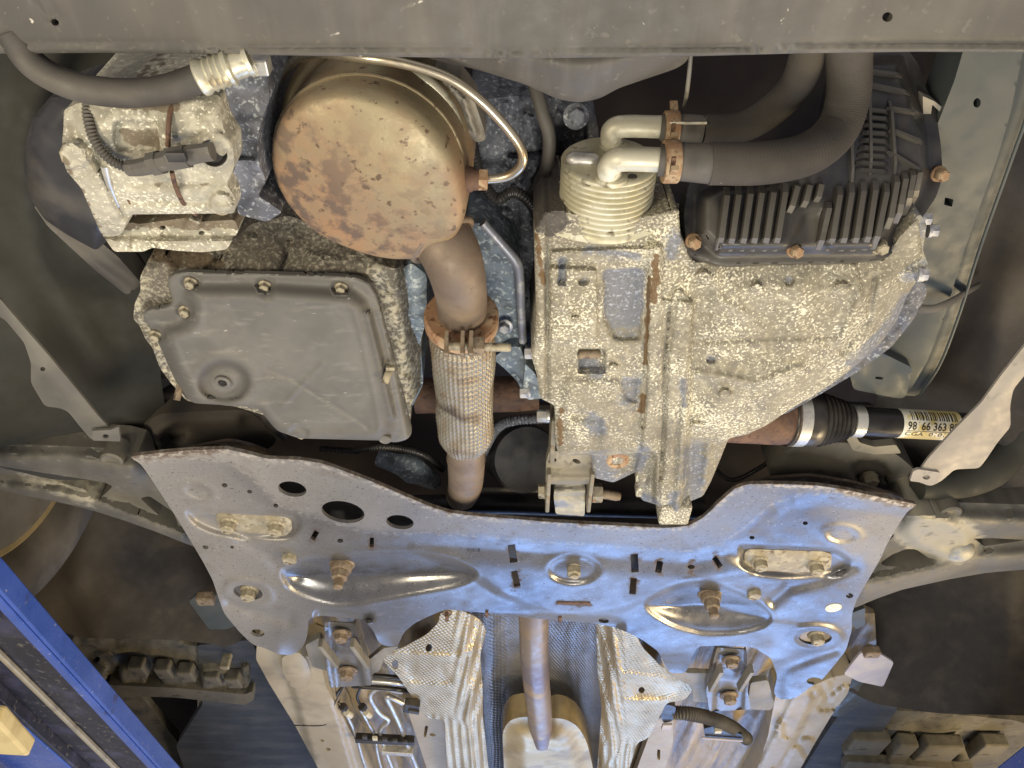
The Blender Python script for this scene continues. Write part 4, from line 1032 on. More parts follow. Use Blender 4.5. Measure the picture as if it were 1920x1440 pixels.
# printed digits and bar code wrapped round the sleeve
dx, dA, dB = frame(dd)
def on_shaft(px, ang, r):
    """ang measured towards the rear of the car from straight down"""
    q = dsp(px)
    dn = (DOWN - dd * DOWN.dot(dd)).normalized(); back = dn.cross(dd); back = back if back.y > 0 else -back
    return q + (dn * math.cos(ang) + back * math.sin(ang)) * r
def text_on_shaft(body, px0, px1, a0, a1):
    cu = bpy.data.curves.new('print', 'FONT'); cu.body = body; cu.resolution_u = 2; cu.offset = .018
    ob_ = bpy.data.objects.new('print', cu); COL.objects.link(ob_)
    bpy.context.view_layer.update()
    me = bpy.data.meshes.new_from_object(ob_.evaluated_get(bpy.context.evaluated_depsgraph_get()))
    v = np.array([tuple(q.co) for q in me.vertices]); f = [tuple(p.vertices) for p in me.polygons]
    bpy.data.objects.remove(ob_); bpy.data.curves.remove(cu); bpy.data.meshes.remove(me)
    v = v - v.min(0); v = v / np.maximum(v.max(0), 1e-9)
    W = [on_shaft(px0 + (px1 - px0) * q[0], a0 + (a1 - a0) * q[1], .01618) for q in v]
    return link('printed_digits', W, f, 'label_ink', ds, smooth=False)
text_on_shaft('98166 363 80', 1684, 1778, -.40, -.98)
text_on_shaft('CGA  01015', 1682, 1768, .06, -.26)
VV = []; FF = []
x = 1692.0
while x < 1778:
    w = random.choice((1.2, 1.8, 2.6, 3.4))
    n0 = len(VV)
    for k in range(7):
        a = -1.08 - k * .12
        VV += [on_shaft(x, a, .01616), on_shaft(x + w, a, .01616)]
    for k in range(6):
        FF.append((n0 + 2 * k, n0 + 2 * k + 1, n0 + 2 * k + 3, n0 + 2 * k + 2))
    x += w + random.choice((1.4, 2.2, 3.0))
o = link('bar_code', VV, FF, 'label_ink', ds, smooth=False)
VV = [on_shaft(px, a, .01617) for px in (1684, 1776) for a in (-.31, -.35)]
link('printed_rule', VV, [(0, 1, 3, 2)], 'label_ink', ds, smooth=False)

# ================================================================== SUBFRAME
sf = thing('subframe', 'grey pressed steel front subframe with bluish sheen spanning the picture', 'subframe', P(960, 1060, .53))
SP = H(.530)
OUT = [(242, 856), (300, 849), (360, 844), (424, 842), (462, 850), (500, 860), (560, 862), (605, 869), (650, 885), (705, 906), (760, 930), (805, 949), (842, 961), (880, 966), (950, 972), (1050, 980), (1150, 985), (1250, 990), (1290, 986), (1320, 970), (1350, 940), (1378, 916), (1400, 908), (1450, 907), (1530, 910), (1580, 917), (1640, 930), (1722, 946),
       (1702, 958), (1682, 988), (1662, 1022), (1650, 1050), (1626, 1090), (1606, 1125), (1597, 1152), (1597, 1182), (1586, 1220), (1562, 1250), (1540, 1276), (1515, 1291), (1490, 1310), (1462, 1312), (1450, 1300), (1458, 1268), (1446, 1234), (1414, 1214), (1360, 1210), (1308, 1212), (1296, 1235), (1286, 1262), (1256, 1262), (1243, 1240), (1235, 1222), (1205, 1200), (1180, 1187), (1145, 1174), (1100, 1167), (1050, 1164), (985, 1158), (920, 1150), (870, 1146), (838, 1142),
       (812, 1152), (778, 1168), (757, 1186), (746, 1210), (735, 1213), (712, 1208), (700, 1182), (682, 1162), (600, 1154), (578, 1160), (576, 1195), (566, 1216), (546, 1229), (520, 1226), (498, 1216), (474, 1209), (450, 1186), (420, 1150), (406, 1110), (399, 1088), (380, 1052), (332, 972), (290, 908), (264, 870)]
LA = [(240, 868), (300, 864), (380, 860), (430, 868), (470, 895), (520, 945), (560, 962), (620, 980), (680, 996), (740, 1001), (800, 1000), (870, 1004), (1000, 1014), (1150, 1025), (1290, 1033), (1340, 1026), (1370, 1008), (1410, 978), (1450, 945), (1490, 928), (1560, 926), (1640, 938), (1740, 955)]
UP = LA + [(1760, 800), (240, 800)]
PL = [(524, 1078), (532, 1062), (560, 1050), (600, 1042), (700, 1035), (790, 1036), (850, 1046), (888, 1066), (896, 1078), (880, 1090), (850, 1100), (770, 1114), (660, 1134), (620, 1134), (570, 1120), (538, 1102)]
PR = [(1204, 1132), (1240, 1108), (1296, 1090), (1340, 1093), (1400, 1114), (1440, 1140), (1450, 1158), (1440, 1174), (1390, 1188), (1320, 1191), (1262, 1176), (1220, 1152)]
PL = rnd(PL, 22); PR = rnd(PR, 22)
CD = [(880, 1062), (900, 1078), (940, 1104), (1000, 1132), (1050, 1147), (1110, 1147), (1170, 1134), (1215, 1112), (1270, 1090), (1330, 1082), (1400, 1072), (1340, 1040), (870, 1012), (780, 1020)]
RLp = rnd([(346, 956), (560, 966), (566, 990), (545, 1010), (470, 1012), (400, 1000), (362, 982)], 14)
RRp = rnd([(1386, 1022), (1570, 1030), (1600, 1050), (1585, 1076), (1500, 1084), (1420, 1076), (1390, 1062)], 14)
def h_sf(X, Y):
    g = np.zeros(X.shape)
    u = sd(X, Y, UP)
    g += .0042 * ss(u, -26, 3)
    for poly in (PL, PR):
        d = sd(X, Y, poly)
        y0_ = 1038 if poly is PL else 1092
        v = (Y - y0_) / (94 if poly is PL else 98)
        tri = np.where(v < .42, np.clip(v / .42, 0, 1), np.clip((1.02 - v) / .60, 0, 1))
        g += -.0030 * ss(d, -3, 7) - .0145 * tri * ss(d, -4, 42) + .0006 * hill(d + 4, 4.5)
    c = sd(X, Y, CD)
    g += .0055 * ss(c, -20, 3) * ss(-u, 5, 60)
    for poly in (RLp, RRp):
        d = sd(X, Y, poly)
        g += -.008 * ss(d, -6, 12)
    # rear roll-over towards the tunnel
    g += -.012 * ss(Y - (1146 + (X - 900) * .03), 0, 18) * ss(X, 860, 880) * ss(1180 - X, 0, 30)
    # swages
    g += -.005 * hill(dline(X, Y, [(432, 1128), (480, 1148), (540, 1162)]), 13) + .0015 * hill(dline(X, Y, [(430, 1092), (470, 1088), (530, 1098)]), 8)
    g += -.005 * hill(dline(X, Y, [(1475, 1250), (1520, 1232), (1566, 1216)]), 13) + .0015 * hill(dline(X, Y, [(1450, 1170), (1510, 1176), (1556, 1180)]), 7)
    g += -.004 * hill(dline(X, Y, [(455, 1010), (500, 1038), (526, 1062)]), 14) - .005 * hill(dline(X, Y, [(1450, 1126), (1480, 1100), (1540, 1086), (1600, 1060)]), 12)
    # oval embosses and dimples
    for (cx, cy, rx, ry, an) in ((372, 922, 32, 16, 14), (1578, 1003, 34, 17, 4)):
        e = ell(X, Y, cx, cy, rx, ry, an)
        g += .0010 * hill((e - 1) * 22, 6) - .001 * ss(1 - e, .1, .4)
    e = ell(X, Y, 1076, 1068, 48, 26)
    g += -.004 * ss(1.15 - e, 0, .4) + .0008 * hill((e - 1.15) * 40, 8)
    e = ell(X, Y, 466, 1112, 38, 20, 12); g += .002 * hill((e - 1.1) * 25, 6)
    e = ell(X, Y, 1529, 1196, 40, 20, 0); g += .002 * hill((e - 1.1) * 25, 6)
    # mounting lobes curl up
    g += -.016 * ss(Y - 1185, 0, 50) * ss(X - 545, -30, 20) * ss(600 - X, 0, 20) - .020 * ss(Y - 1180, 0, 40) * ss(X, 690, 740) * ss(800 - X, 0, 40)
    g += -.022 * ss(Y - 1215, 0, 45) * ss(1330 - X, 0, 60) * ss(X, 1190, 1230) - .012 * ss(1485 - X, 0, 35) * ss(Y, 1230, 1270) * ss(X, 1400, 1440)
    g += -.010 * ss(1168 - Y, 0, 1) * ss(14 - dline(X, Y, [(600, 1154), (690, 1158)]), 0, 12)
    return g + .0006 * fbm(X, Y, 200, 100) + .00012 * fbm(X, Y, 50, 101)
holes = [circ(548, 917, 27, 14, 10), circ(643, 960, 41, 20, 10), circ(750, 979, 26, 13, 8), circ(465, 1111, 28, 13, 10), circ(1529, 1196, 31, 13),
         circ(421, 910, 6, 4, 10, 10), circ(468, 922, 5, 3.5, 10, 10), circ(517, 948, 5, 4, 10, 10), circ(385, 1026, 6, 4, 10, 10), circ(483, 1187, 13, 7, 8, 14), circ(1527, 1277, 15, 7, 0, 14), circ(1510, 981, 5, 3.5, 0, 10),
         circ(1410, 1008, 5, 3.5, 0, 10), circ(1593, 1117, 7, 5, 0, 10), circ(638, 1014, 6, 4, 0, 10), circ(1296, 1063, 7, 4, 0, 10), circ(1132, 1164, 10, 4.5, 6, 12), circ(435, 1026 - 0, 4, 3, 0, 8)]
for (cx, cy, w, hh_, an) in ((961, 1038, 7, 17, -8), (967, 1085, 6, 15, -12), (1190, 1056, 7, 17, -3), (1187, 1099, 6, 15, 5), (590, 1004, 5, 9, 30), (697, 1017, 4, 9, 0), (1236, 1063, 6, 11, 10), (1345, 1054, 5, 11, -35)):
    c_, s_ = math.cos(math.radians(an)), math.sin(math.radians(an))
    holes.append([(cx + u * c_ - v * s_, cy + u * s_ + v * c_) for u, v in ((-w, -hh_), (w, -hh_), (w, hh_), (-w, hh_))])
def dust(X, Y):
    m = .9 * ss(780 - X, 0, 450) + .6 * ss(X, 1500, 1660) + .35 * ss(u_pos(X, Y), -2, 10) + .12 + .25 * fbm(X, Y, 120, 170)
    m = np.maximum(m, .8 * ss(1.2 - ell(X, Y, 1640, 1010, 90, 60), 0, .6))
    return np.clip(m * .9, 0, 1) * (1 - .9 * np.maximum(ss(sd(X, Y, PL), 0, 12), ss(sd(X, Y, PR), 0, 12)))  # dust held off both pockets to put their shade into the colour
def u_pos(X, Y): return sd(X, Y, UP)
def rust_sf(X, Y):
    m = .62 * hill(dline(X, Y, OUT[:28]), 3.0)
    m = np.maximum(m, .95 * hill(dline(X, Y, [(242, 852), (420, 838)]), 14))
    m = np.maximum(m, .9 * hill(dline(X, Y, [(1580, 915), (1722, 944)]), 12))
    for (cx, cy) in ((961, 1038), (967, 1085), (1190, 1056), (1187, 1099), (590, 1004), (697, 1017), (1236, 1063), (1345, 1054), (1296, 1063)):
        m = np.maximum(m, .75 * hill(dline(X, Y, [(cx, cy - 8), (cx, cy + 8)]), 10))
    m = np.maximum(m, .9 * hill(dline(X, Y, [(1045, 1131), (1108, 1133)]), 5))
    return m
relief('subframe_pressing', OUT, SP, 'subframe_paint', h=h_sf, parent=sf, step=3.8, r=9, depth=.0045, sheet=True, holes=holes, attrs=dict(dust=dust, rust=rust_sf, worn_glint=lambda X, Y: .9 * hill(dline(X, Y, OUT[:28]) - 4, 4) + .5 * hill(sd(X, Y, UP) - 0, 3)))  # front edge is worn; the highlight along the fold is painted pale
# upper half shell of the box section seen through the holes and over the front edge
relief('upper_pressing', [(300, 850), (430, 826), (480, 838), (540, 866), (620, 880), (720, 930), (860, 972), (1100, 990), (1290, 994), (1340, 965), (1390, 915), (1430, 898), (1520, 892), (1600, 905), (1700, 935), (1640, 1020), (1590, 1130), (1540, 1150), (1300, 1080), (900, 1040), (500, 1150), (420, 1130), (390, 1050), (300, 900)], H(.565), 'subframe_paint', parent=sf, step=16, r=14, depth=.004, sheet=True,
       h=lambda X, Y: .018 * hill(dline(X, Y, [(300, 850), (430, 828), (540, 868)]), 16) + .020 * hill(dline(X, Y, [(1390, 906), (1470, 893), (1600, 908), (1700, 936)]), 16) - .01,
       attrs=dict(dust=lambda X, Y: .8 + 0 * X, rust=lambda X, Y: np.maximum(.8 * hill(dline(X, Y, [(300, 850), (430, 828), (540, 868)]), 22), .8 * hill(dline(X, Y, [(1390, 906), (1470, 893), (1600, 908), (1700, 936)]), 20))))
def hs1(x, y): return float(h_sf(np.array([float(x)]), np.array([float(y)]))[0])
def sfz(x, y): return .530 - hs1(x, y)
def on_sf(x, y, dz=0):
    return SP.at(x, y, hs1(x, y) + dz)
pl_l = relief('mount_plate', [(404, 968), (412, 960), (530, 966), (546, 976), (548, 994), (536, 1004), (425, 996), (410, 988)], H(.534), 'bolt_dusty', parent=sf, step=7, r=6, depth=.006, edge=(4, .001))
pl_r = relief('mount_plate', [(1396, 1036), (1406, 1030), (1545, 1034), (1560, 1040), (1558, 1062), (1545, 1074), (1410, 1070), (1396, 1058)], H(.534), 'bolt_dusty', parent=sf, step=7, r=6, depth=.006, edge=(4, .001))
for (bx, by) in ((430, 980), (519, 986), (1424, 1052), (1529, 1060)):
    bolt(P(bx, by, .5345), DOWN, .0088, sf, 'bolt_dusty', head=.010, washer=1.3, cup=True)
# big stepped studs in the two pockets
for (bx, by, s_) in ((642, 1052, 1.0), (1330, 1108, 1.0)):
    bolt(P(bx, by, .541), DOWN, .0105, sf, 'bolt_brown', head=.011, washer=None, base=[(.0165, .007), (.0135, .009)], stud=(.0062, .013))
for (bx, by) in ((548, 1026), (1409, 1094)):
    bolt(P(bx, by, .545), DOWN, .0095, sf, 'bolt_dusty', head=.013, washer=1.35, base=[(.0135, .006)])
bolt(P(1075, 1056, .5375), DOWN, .0095, sf, 'bolt_dusty', head=.010, washer=None, base=[(.0115, .004), (.0105, .004)], stud=(.0055, .004))
for (bx, by) in ((468, 1106), (1530, 1190)):
    bolt(P(bx, by, .540), DOWN, .0098, sf, 'bolt_dusty', head=.012, washer=1.3)
lathe('white_sticker', on_sf(1563, 1140, .0006), DOWN, [(-.0008, .0110), (.0002, .0108), (.0003, .0)], 'sticker_white', sf, seg=24)
box('rust_slot', on_sf(1076, 1131, .0004), (.022, .0006, 0), (0, .0032, 0), (0, 0, .0009), 'rust_brown', sf, .0006)
def text_flat(body, px, py, wpx, hpx, plane_h, mat, parent):
    cu = bpy.data.curves.new('print', 'FONT'); cu.body = body; cu.resolution_u = 2
    ob_ = bpy.data.objects.new('print', cu); COL.objects.link(ob_)
    bpy.context.view_layer.update()
    me = bpy.data.meshes.new_from_object(ob_.evaluated_get(bpy.context.evaluated_depsgraph_get()))
    v = np.array([tuple(q.co) for q in me.vertices]); f = [tuple(p.vertices) for p in me.polygons]
    bpy.data.objects.remove(ob_); bpy.data.curves.remove(cu); bpy.data.meshes.remove(me)
    v = v - v.min(0); v = v / np.maximum(v.max(0), 1e-9)
    W = [on_sf(px + wpx * q[0], py - hpx * q[1] + wpx * q[0] * .03, .0004) for q in v]
    return link('stamped_print', W, f, mat, parent, smooth=False)
text_flat('01018', 876, 1034, 24, 6, 0, 'label_ink', sf)
for (bx, by) in ((838, 1150), (913, 1143), (1050, 1152)):
    c = thing('push_clip', {838: 'rusty clip at the left corner of the foil shield top', 913: 'rusty clip on the subframe rear edge left of the exhaust pipe', 1050: 'rusty clip on the subframe rear edge right of the exhaust pipe'}[bx], 'clip', P(bx, by, .54), 'clips along the rear edge of the subframe')
    lathe('clip_head', P(bx, by, .536), DOWN, [(-.002, .0075), (.001, .0072), (.0015, .006), (.0005, .0045)], 'bolt_brown', c, seg=18)
    box('clip_stem', P(bx, by + 5, .532), (.0022, 0, 0), (0, .007, 0), (0, 0, .005), 'rust_brown', c, .0008)

# ================================================================== CONTROL ARMS
la = thing('control_arm', 'left lower control arm reaching from subframe towards the wheel', 'control arm', P(150, 900, .55))
LAo = [(-120, 828), (0, 832), (120, 836), (200, 840), (240, 848), (262, 872), (300, 920), (340, 985), (372, 1028), (340, 1016), (290, 996), (230, 975), (170, 956), (120, 944), (60, 932), (0, 918), (-120, 890)]
def h_la(X, Y):
    m = dline(X, Y, [(-120, 860), (120, 864), (240, 880)]); n_ = dline(X, Y, [(-60, 905), (100, 925), (200, 950), (340, 1005)])
    return .022 * hill(m, 26) + .014 * hill(n_, 14) + .003 * fbm(X, Y, 40, 110)
relief('arm_pressing', LAo, H(.556), 'arm_cast', h=h_la, parent=la, step=6, r=10, depth=.03, holes=[rnd([(88, 890), (130, 894), (195, 904), (212, 912), (186, 936), (172, 934), (160, 918), (110, 904)], 5), rnd([(262, 934), (280, 930), (325, 960), (335, 985), (300, 968)], 6)],
       attrs=dict(bright=lambda X, Y: np.maximum(.85 * hill(dline(X, Y, [(90, 905), (165, 935)]), 16), .5 * hill(dline(X, Y, [(40, 890), (60, 905)]), 14))))
lathe('bushing', P(212, 858, .540), DOWN, [(-.02, .012), (.004, .012), (.006, .010), (.004, .006)], 'arm_cast', la, seg=24)
ra = thing('control_arm', 'right lower control arm with crusted pale ball joint', 'control arm', P(1760, 1010, .55))
RAo = [(1690, 940), (1722, 946), (1750, 952), (1768, 940), (1796, 942), (1860, 944), (2040, 950), (2040, 1060), (1920, 1068), (1850, 1074), (1780, 1086), (1690, 1106), (1640, 1124), (1598, 1142), (1600, 1100), (1640, 1050), (1670, 990)]
def h_ra(X, Y):
    m = dline(X, Y, [(1720, 965), (1820, 978), (2040, 985)]); n_ = dline(X, Y, [(1620, 1100), (1720, 1076), (1830, 1048), (2040, 1035)])
    return .022 * hill(m, 24) + .018 * hill(n_, 20) + .012 * ss(1.1 - ell(X, Y, 1760, 1005, 80, 42, 20), 0, .5) + .003 * fbm(X, Y, 36, 112)
relief('arm_pressing', RAo, H(.556), 'arm_cast', h=h_ra, parent=ra, step=6, r=10, depth=.03,
       holes=[rnd([(1650, 1056), (1672, 1040), (1700, 1029), (1718, 1030), (1744, 1048), (1728, 1058), (1690, 1062), (1660, 1062)], 6), rnd([(1826, 1010), (1860, 1009), (1920, 1012), (1920, 1014), (1845, 1024)], 3), rnd([(1652, 1024), (1666, 998), (1677, 1004), (1660, 1020)], 3)],
       attrs=dict(bright=lambda X, Y: np.clip(1.0 * ss(1.25 - ell(X, Y, 1755, 1000, 90, 50, 18), 0, .5), 0, 1)))
lathe('bushing', P(1779, 958, .540), DOWN, [(-.02, .013), (.004, .013), (.006, .011), (.003, .006)], 'arm_cast', ra, seg=24)
lathe('ball_joint', P(1800, 1035, .544), DOWN, [(-.02, .018), (.0, .018), (.006, .014), (.008, .008), (.009, .001)], 'link_alu', ra, seg=28)

# things in shadow behind the subframe
rk = thing('steering_rack', 'dark steering rack housing in shadow above the left subframe corner', 'steering rack', P(400, 800, .62))
relief('rack_housing', [(240, 830), (260, 800), (300, 775), (360, 772), (460, 768), (510, 800), (520, 830), (490, 850), (420, 836), (330, 842), (250, 850)], H(.60), 'liner_dark', parent=rk, step=8, r=14, depth=.05,
       h=lambda X, Y: .012 * hill(dline(X, Y, [(270, 825), (330, 790), (440, 790)]), 18) - .012 * ss(1 - ell(X, Y, 328, 812, 34, 18, -25), 0, .4))
tube('rack_boot', PX([(470, 760, .60), (500, 772, .59), (515, 795, .585), (530, 815, .59)]), [.008, .010, .010, .008], 'boot_rubber', rk, seg=16)
tube('return_pipe', PX([(200, 770, .63), (300, 752, .63), (420, 745, .62)]), .010, 'liner_dark', rk, seg=14)
tube('return_pipe', PX([(210, 700, .66), (300, 690, .66), (360, 700, .65)]), .012, 'liner_dark', rk, seg=14)
rr_ = thing('anti_roll_bar', 'dark anti-roll bar bracket above the right subframe corner', 'anti-roll bar', P(1600, 860, .61))
relief('bar_bracket', [(1440, 900), (1448, 868), (1480, 840), (1540, 828), (1620, 832), (1680, 850), (1720, 885), (1730, 930), (1640, 915), (1560, 898)], H(.600), 'arm_cast', parent=rr_, step=7, r=16, depth=.05,
       h=lambda X, Y: .016 * cyl(Y, 880, 70, 1.0) + .002 * fbm(X, Y, 30, 115) - .012 * ss(1.1 - ell(X, Y, 1632, 885, 36, 24, 10), 0, .25))
bolt(P(1628, 894, .592), DOWN, .010, rr_, 'bolt_dusty', head=.010, washer=1.0)
relief('bar_clip', [(1584, 818), (1600, 812), (1612, 830), (1640, 838), (1680, 834), (1690, 850), (1640, 852), (1600, 845)], H(.582), 'strap_steel', parent=rr_, step=6, r=4, depth=.01)
tag(tube('cross_tube', PX([(840, 925, .60), (920, 918, .60), (1030, 920, .60)]), .0032, 'strap_steel', seg=10), 'thin grey pipe crossing the gap left of the engine mount', 'pipe')
tag(tube('cross_tube', PX([(700, 950, .63), (900, 945, .63), (1100, 950, .63), (1320, 955, .63)]), .014, 'plastic_black', seg=16), 'thick dark bar across the gap behind the subframe edge', 'bar')

# ================================================================== UNDERTRAY STRAPS left and right
def strap(label, out, z, mat, holes, hf, tabpts, tz, hole2):
    t = thing('tray_bracket', label, 'bracket', P(out[0][0], out[0][1], z), 'undertray brackets')
    relief('strap_plate', out, T(out[len(out) // 2][0], out[len(out) // 2][1], z, (0, -.1, -1)), mat, parent=t, step=7, r=8, depth=.0025, sheet=True, h=hf, holes=holes)
    relief('end_tab', tabpts, H(tz), mat, parent=t, step=5, r=3, depth=.003, sheet=True, holes=[hole2])
    return t
strap('bent grey undertray bracket strap on the left, in half shadow', [(-60, 520), (0, 560), (20, 584), (55, 625), (90, 665), (140, 725), (180, 775), (208, 805), (222, 828), (172, 825), (150, 800), (128, 772), (112, 765), (84, 762), (58, 718), (58, 680), (45, 642), (10, 600), (-60, 560)], .515, 'strap_shaded',
      [circ(80, 692, 5, 4)], lambda X, Y: .003 * hill(dline(X, Y, [(0, 575), (80, 690), (190, 815)]), 20), [(172, 808), (208, 806), (222, 800), (226, 828), (174, 826)], .509, circ(198, 818, 6, 4, 0, 12))
strap('pale jagged undertray bracket strap on the right', [(1990, 560), (1920, 650), (1880, 700), (1840, 755), (1790, 805), (1740, 860), (1712, 900), (1745, 912), (1765, 902), (1790, 880), (1836, 878), (1850, 860), (1870, 830), (1895, 800), (1894, 760), (1900, 730), (1920, 705), (1990, 640)], .505, 'strap_lit',
      [], lambda X, Y: .003 * hill(dline(X, Y, [(1920, 690), (1840, 800), (1740, 880)]), 24) + .001 * fbm(X, Y, 30, 118), [(1712, 884), (1722, 880), (1762, 886), (1756, 908), (1706, 902)], .500, circ(1737, 895, 7, 4.5, 0, 12))
tag(tube('brake_hose', PX([(1720, 915, .56), (1790, 905, .57), (1850, 880, .58), (1900, 830, .60), (1960, 740, .62)]), [.014, .020, .024, .022, .02], 'liner_green', seg=18), 'thick dark hose behind the pale right bracket strap', 'hose')

# ================================================================== WHEEL on the left
wh = thing('wheel', 'inner side of the left front wheel rim and tyre', 'wheel', (-.72, .63, .647))
wc = Vector((-.62, .63, .647)); wx = Vector((-1, 0, 0))
lathe('rim', wc, wx, [(.0, .206), (-.004, .214), (-.003, .220), (.004, .221), (.012, .214), (.020, .204), (.05, .198), (.12, .190), (.14, .10), (.14, .0)], 'alloy', wh, seg=96)
lathe('rim_lip', wc, wx, [(.004, .2215), (-.004, .2225), (-.006, .220), (-.004, .2145), (.002, .2125)], 'muffler_steel', wh, seg=96)
lathe('tyre', wc, wx, [(.002, .218), (-.012, .232), (-.020, .262), (-.014, .292), (.004, .308), (.10, .314), (.20, .308), (.215, .26), (.20, .218)], 'rubber', wh, seg=96)
lathe('brake_disc', wc + Vector((-.04, .0, 0)), wx, [(0, .0), (0, .12), (.02, .121), (.02, .0)], 'ram_steel', wh, seg=64)

# ================================================================== UNDERFLOOR at the rear
for fo_ in ([(380, 1150), (880, 1150), (880, 1440), (900, 1720), (560, 1720), (360, 1500)], [(1150, 1150), (1640, 1150), (1660, 1500), (1500, 1720), (1110, 1720), (1150, 1440)]):
  struct(relief('floor_pan', fo_, Plane((0, 0, .685), (0, 0, -1)), 'floor_sealed', step=16, r=0, depth=.02,
       h=lambda X, Y: .010 * np.sin((X - 960) / (2170 - Y) * 1100 / 12) + .004 * fbm(X, Y, 60, 120)))
fr = thing('floor_rail', 'tan dusty floor rail at lower left beside the brake lines', 'floor rail', P(590, 1360, .64))
def h_fr(X, Y):
    t = (Y - 1230) / 210
    c = 566 + 62 * t
    return .010 * ss(40 - np.abs(X - c), 0, 8) - .006 * ss(X - (c + 34), 0, 10) * 0 + .0015 * fbm(X, Y, 40, 121) + .004 * ss(1360 - Y, 0, 3)
relief('rail_box', [(482, 1200), (520, 1210), (600, 1240), (612, 1290), (640, 1340), (700, 1450), (790, 1620), (700, 1620), (596, 1440), (552, 1358), (505, 1282), (480, 1236)], H(.640), 'floor_paint', parent=fr, step=6, r=5, depth=.05, h=h_fr, holes=[circ(604, 1389, 4, 2.5, 0, 10), circ(615, 1405, 5, 3, 0, 10)])
relief('rail_cap', [(528, 1232), (560, 1222), (575, 1238), (585, 1270), (572, 1290), (548, 1290), (530, 1262)], H(.622), 'floor_paint', parent=fr, step=5, r=8, depth=.03, h=lambda X, Y: .004 * ss(1 - ell(X, Y, 555, 1255, 30, 40), 0, .7))
fr2 = thing('floor_rail', 'tan dusty floor rail at lower right beside the corrugated conduit', 'floor rail', P(1510, 1380, .64))
relief('rail_box', [(1455, 1300), (1480, 1305), (1560, 1270), (1600, 1262), (1590, 1300), (1560, 1340), (1530, 1390), (1490, 1460), (1400, 1620), (1330, 1620), (1420, 1440), (1440, 1380)], H(.640), 'floor_paint', parent=fr2, step=6, r=6, depth=.05,
       h=lambda X, Y: .008 * ss(26 - np.abs(X - (1500 - (Y - 1320) * .48)), 0, 8) + .006 * np.round(1.4 * fbm(X, Y, 60, 125)) + .0015 * fbm(X, Y, 30, 126))
relief('rail_gusset', [(1510, 1296), (1545, 1276), (1565, 1262), (1640, 1275), (1650, 1300), (1600, 1330), (1570, 1345), (1520, 1330)], H(.655), 'rail_paint', parent=fr2, step=6, r=8, depth=.03, h=lambda X, Y: .01 * hill(dline(X, Y, [(1570, 1330), (1610, 1300), (1650, 1300)]), 12))
tag(relief('floor_panel', [(370, 1210), (470, 1200), (560, 1370), (620, 1470), (700, 1640), (420, 1640), (330, 1400), (380, 1320)], H(.668), 'dark_sheet', step=10, r=6, depth=.02, h=lambda X, Y: .004 * fbm(X, Y, 60, 127)), 'dark ribbed floor panel at the lower left beside the tan rail', 'panel')
tag(relief('floor_panel', [(1580, 1330), (1640, 1290), (1700, 1300), (1600, 1460), (1500, 1640), (1400, 1640), (1495, 1460), (1545, 1380)], H(.668), 'dark_sheet', step=10, r=6, depth=.02, h=lambda X, Y: .004 * fbm(X, Y, 60, 128)), 'dark blue-grey floor panel at the lower right beside the tan rail', 'panel')

# inner flanges next to the tunnel
for (nm, lab, o_, hl) in (('tunnel_flange', 'pale flat tunnel flange with slot, left of the foil shield', [(756, 1310), (800, 1335), (840, 1345), (856, 1425), (900, 1560), (820, 1560), (800, 1440), (770, 1350)], [rnd([(797, 1360), (803, 1361), (799, 1383), (794, 1382)], 1), circ(811, 1378, 6, 3, 10, 10)]),
                          ('tunnel_flange', 'pale flat tunnel flange with slot, right of the foil shield', [(1228, 1350), (1262, 1335), (1262, 1390), (1245, 1450), (1220, 1560), (1150, 1560), (1195, 1440)], [rnd([(1232, 1405), (1238, 1405), (1238, 1426), (1232, 1424)], 1)])):
    tag(relief(nm, o_, H(.648), 'floor_paint', step=7, r=4, depth=.02, holes=hl, h=lambda X, Y: .001 * fbm(X, Y, 40, 129)), lab, 'flange')

# tunnel heat shield, foil
ts = thing('tunnel_shield', 'dimpled foil heat shield lining the exhaust tunnel', 'heat shield', P(1000, 1300, .70))
relief('tunnel_roof', [(860, 1130), (1160, 1140), (1175, 1300), (1170, 1440), (1150, 1700), (900, 1700), (880, 1440), (880, 1300)], H(.735), 'foil_shaded', parent=ts, step=8, r=6, depth=.01,
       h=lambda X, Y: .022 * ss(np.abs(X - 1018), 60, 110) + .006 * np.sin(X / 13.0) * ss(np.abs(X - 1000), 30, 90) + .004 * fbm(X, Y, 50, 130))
LSo = [(826, 1148), (845, 1138), (872, 1148), (898, 1160), (912, 1180), (900, 1230), (905, 1290), (905, 1340), (916, 1440), (950, 1600), (870, 1600), (838, 1440), (834, 1350), (800, 1346), (776, 1312), (748, 1270), (716, 1236), (722, 1224), (756, 1214), (800, 1190), (822, 1168)]
def h_ls(X, Y):
    g = -.034 * ss(X - (868 + (Y - 1150) * .05), 0, 40)
    g += .0035 * hill(dline(X, Y, [(740, 1225), (860, 1232), (890, 1215)]), 6) - .003 * ss(sd(X, Y, rnd([(742, 1240), (830, 1240), (850, 1280), (770, 1280)], 10)), -6, 10)
    g += .003 * hill(dline(X, Y, [(770, 1285), (840, 1290)]), 7) + .006 * fbm(X, Y, 60, 131) + .0035 * np.sin((X + .25 * Y) / 3.2) * ss(X, 840, 870) * ss(1360 - Y, -20, 20) + .0030 * np.sin((X - .10 * Y) / 2.4) * ss(Y, 1330, 1370)
    return g
relief('shield_wing', LSo, H(.622), 'foil_lit', parent=ts, step=3, r=8, depth=.0015, sheet=True, h=h_ls, holes=[circ(804, 1215, 6, 8, 20, 12), circ(741, 1246, 6, 9, 0, 12)])
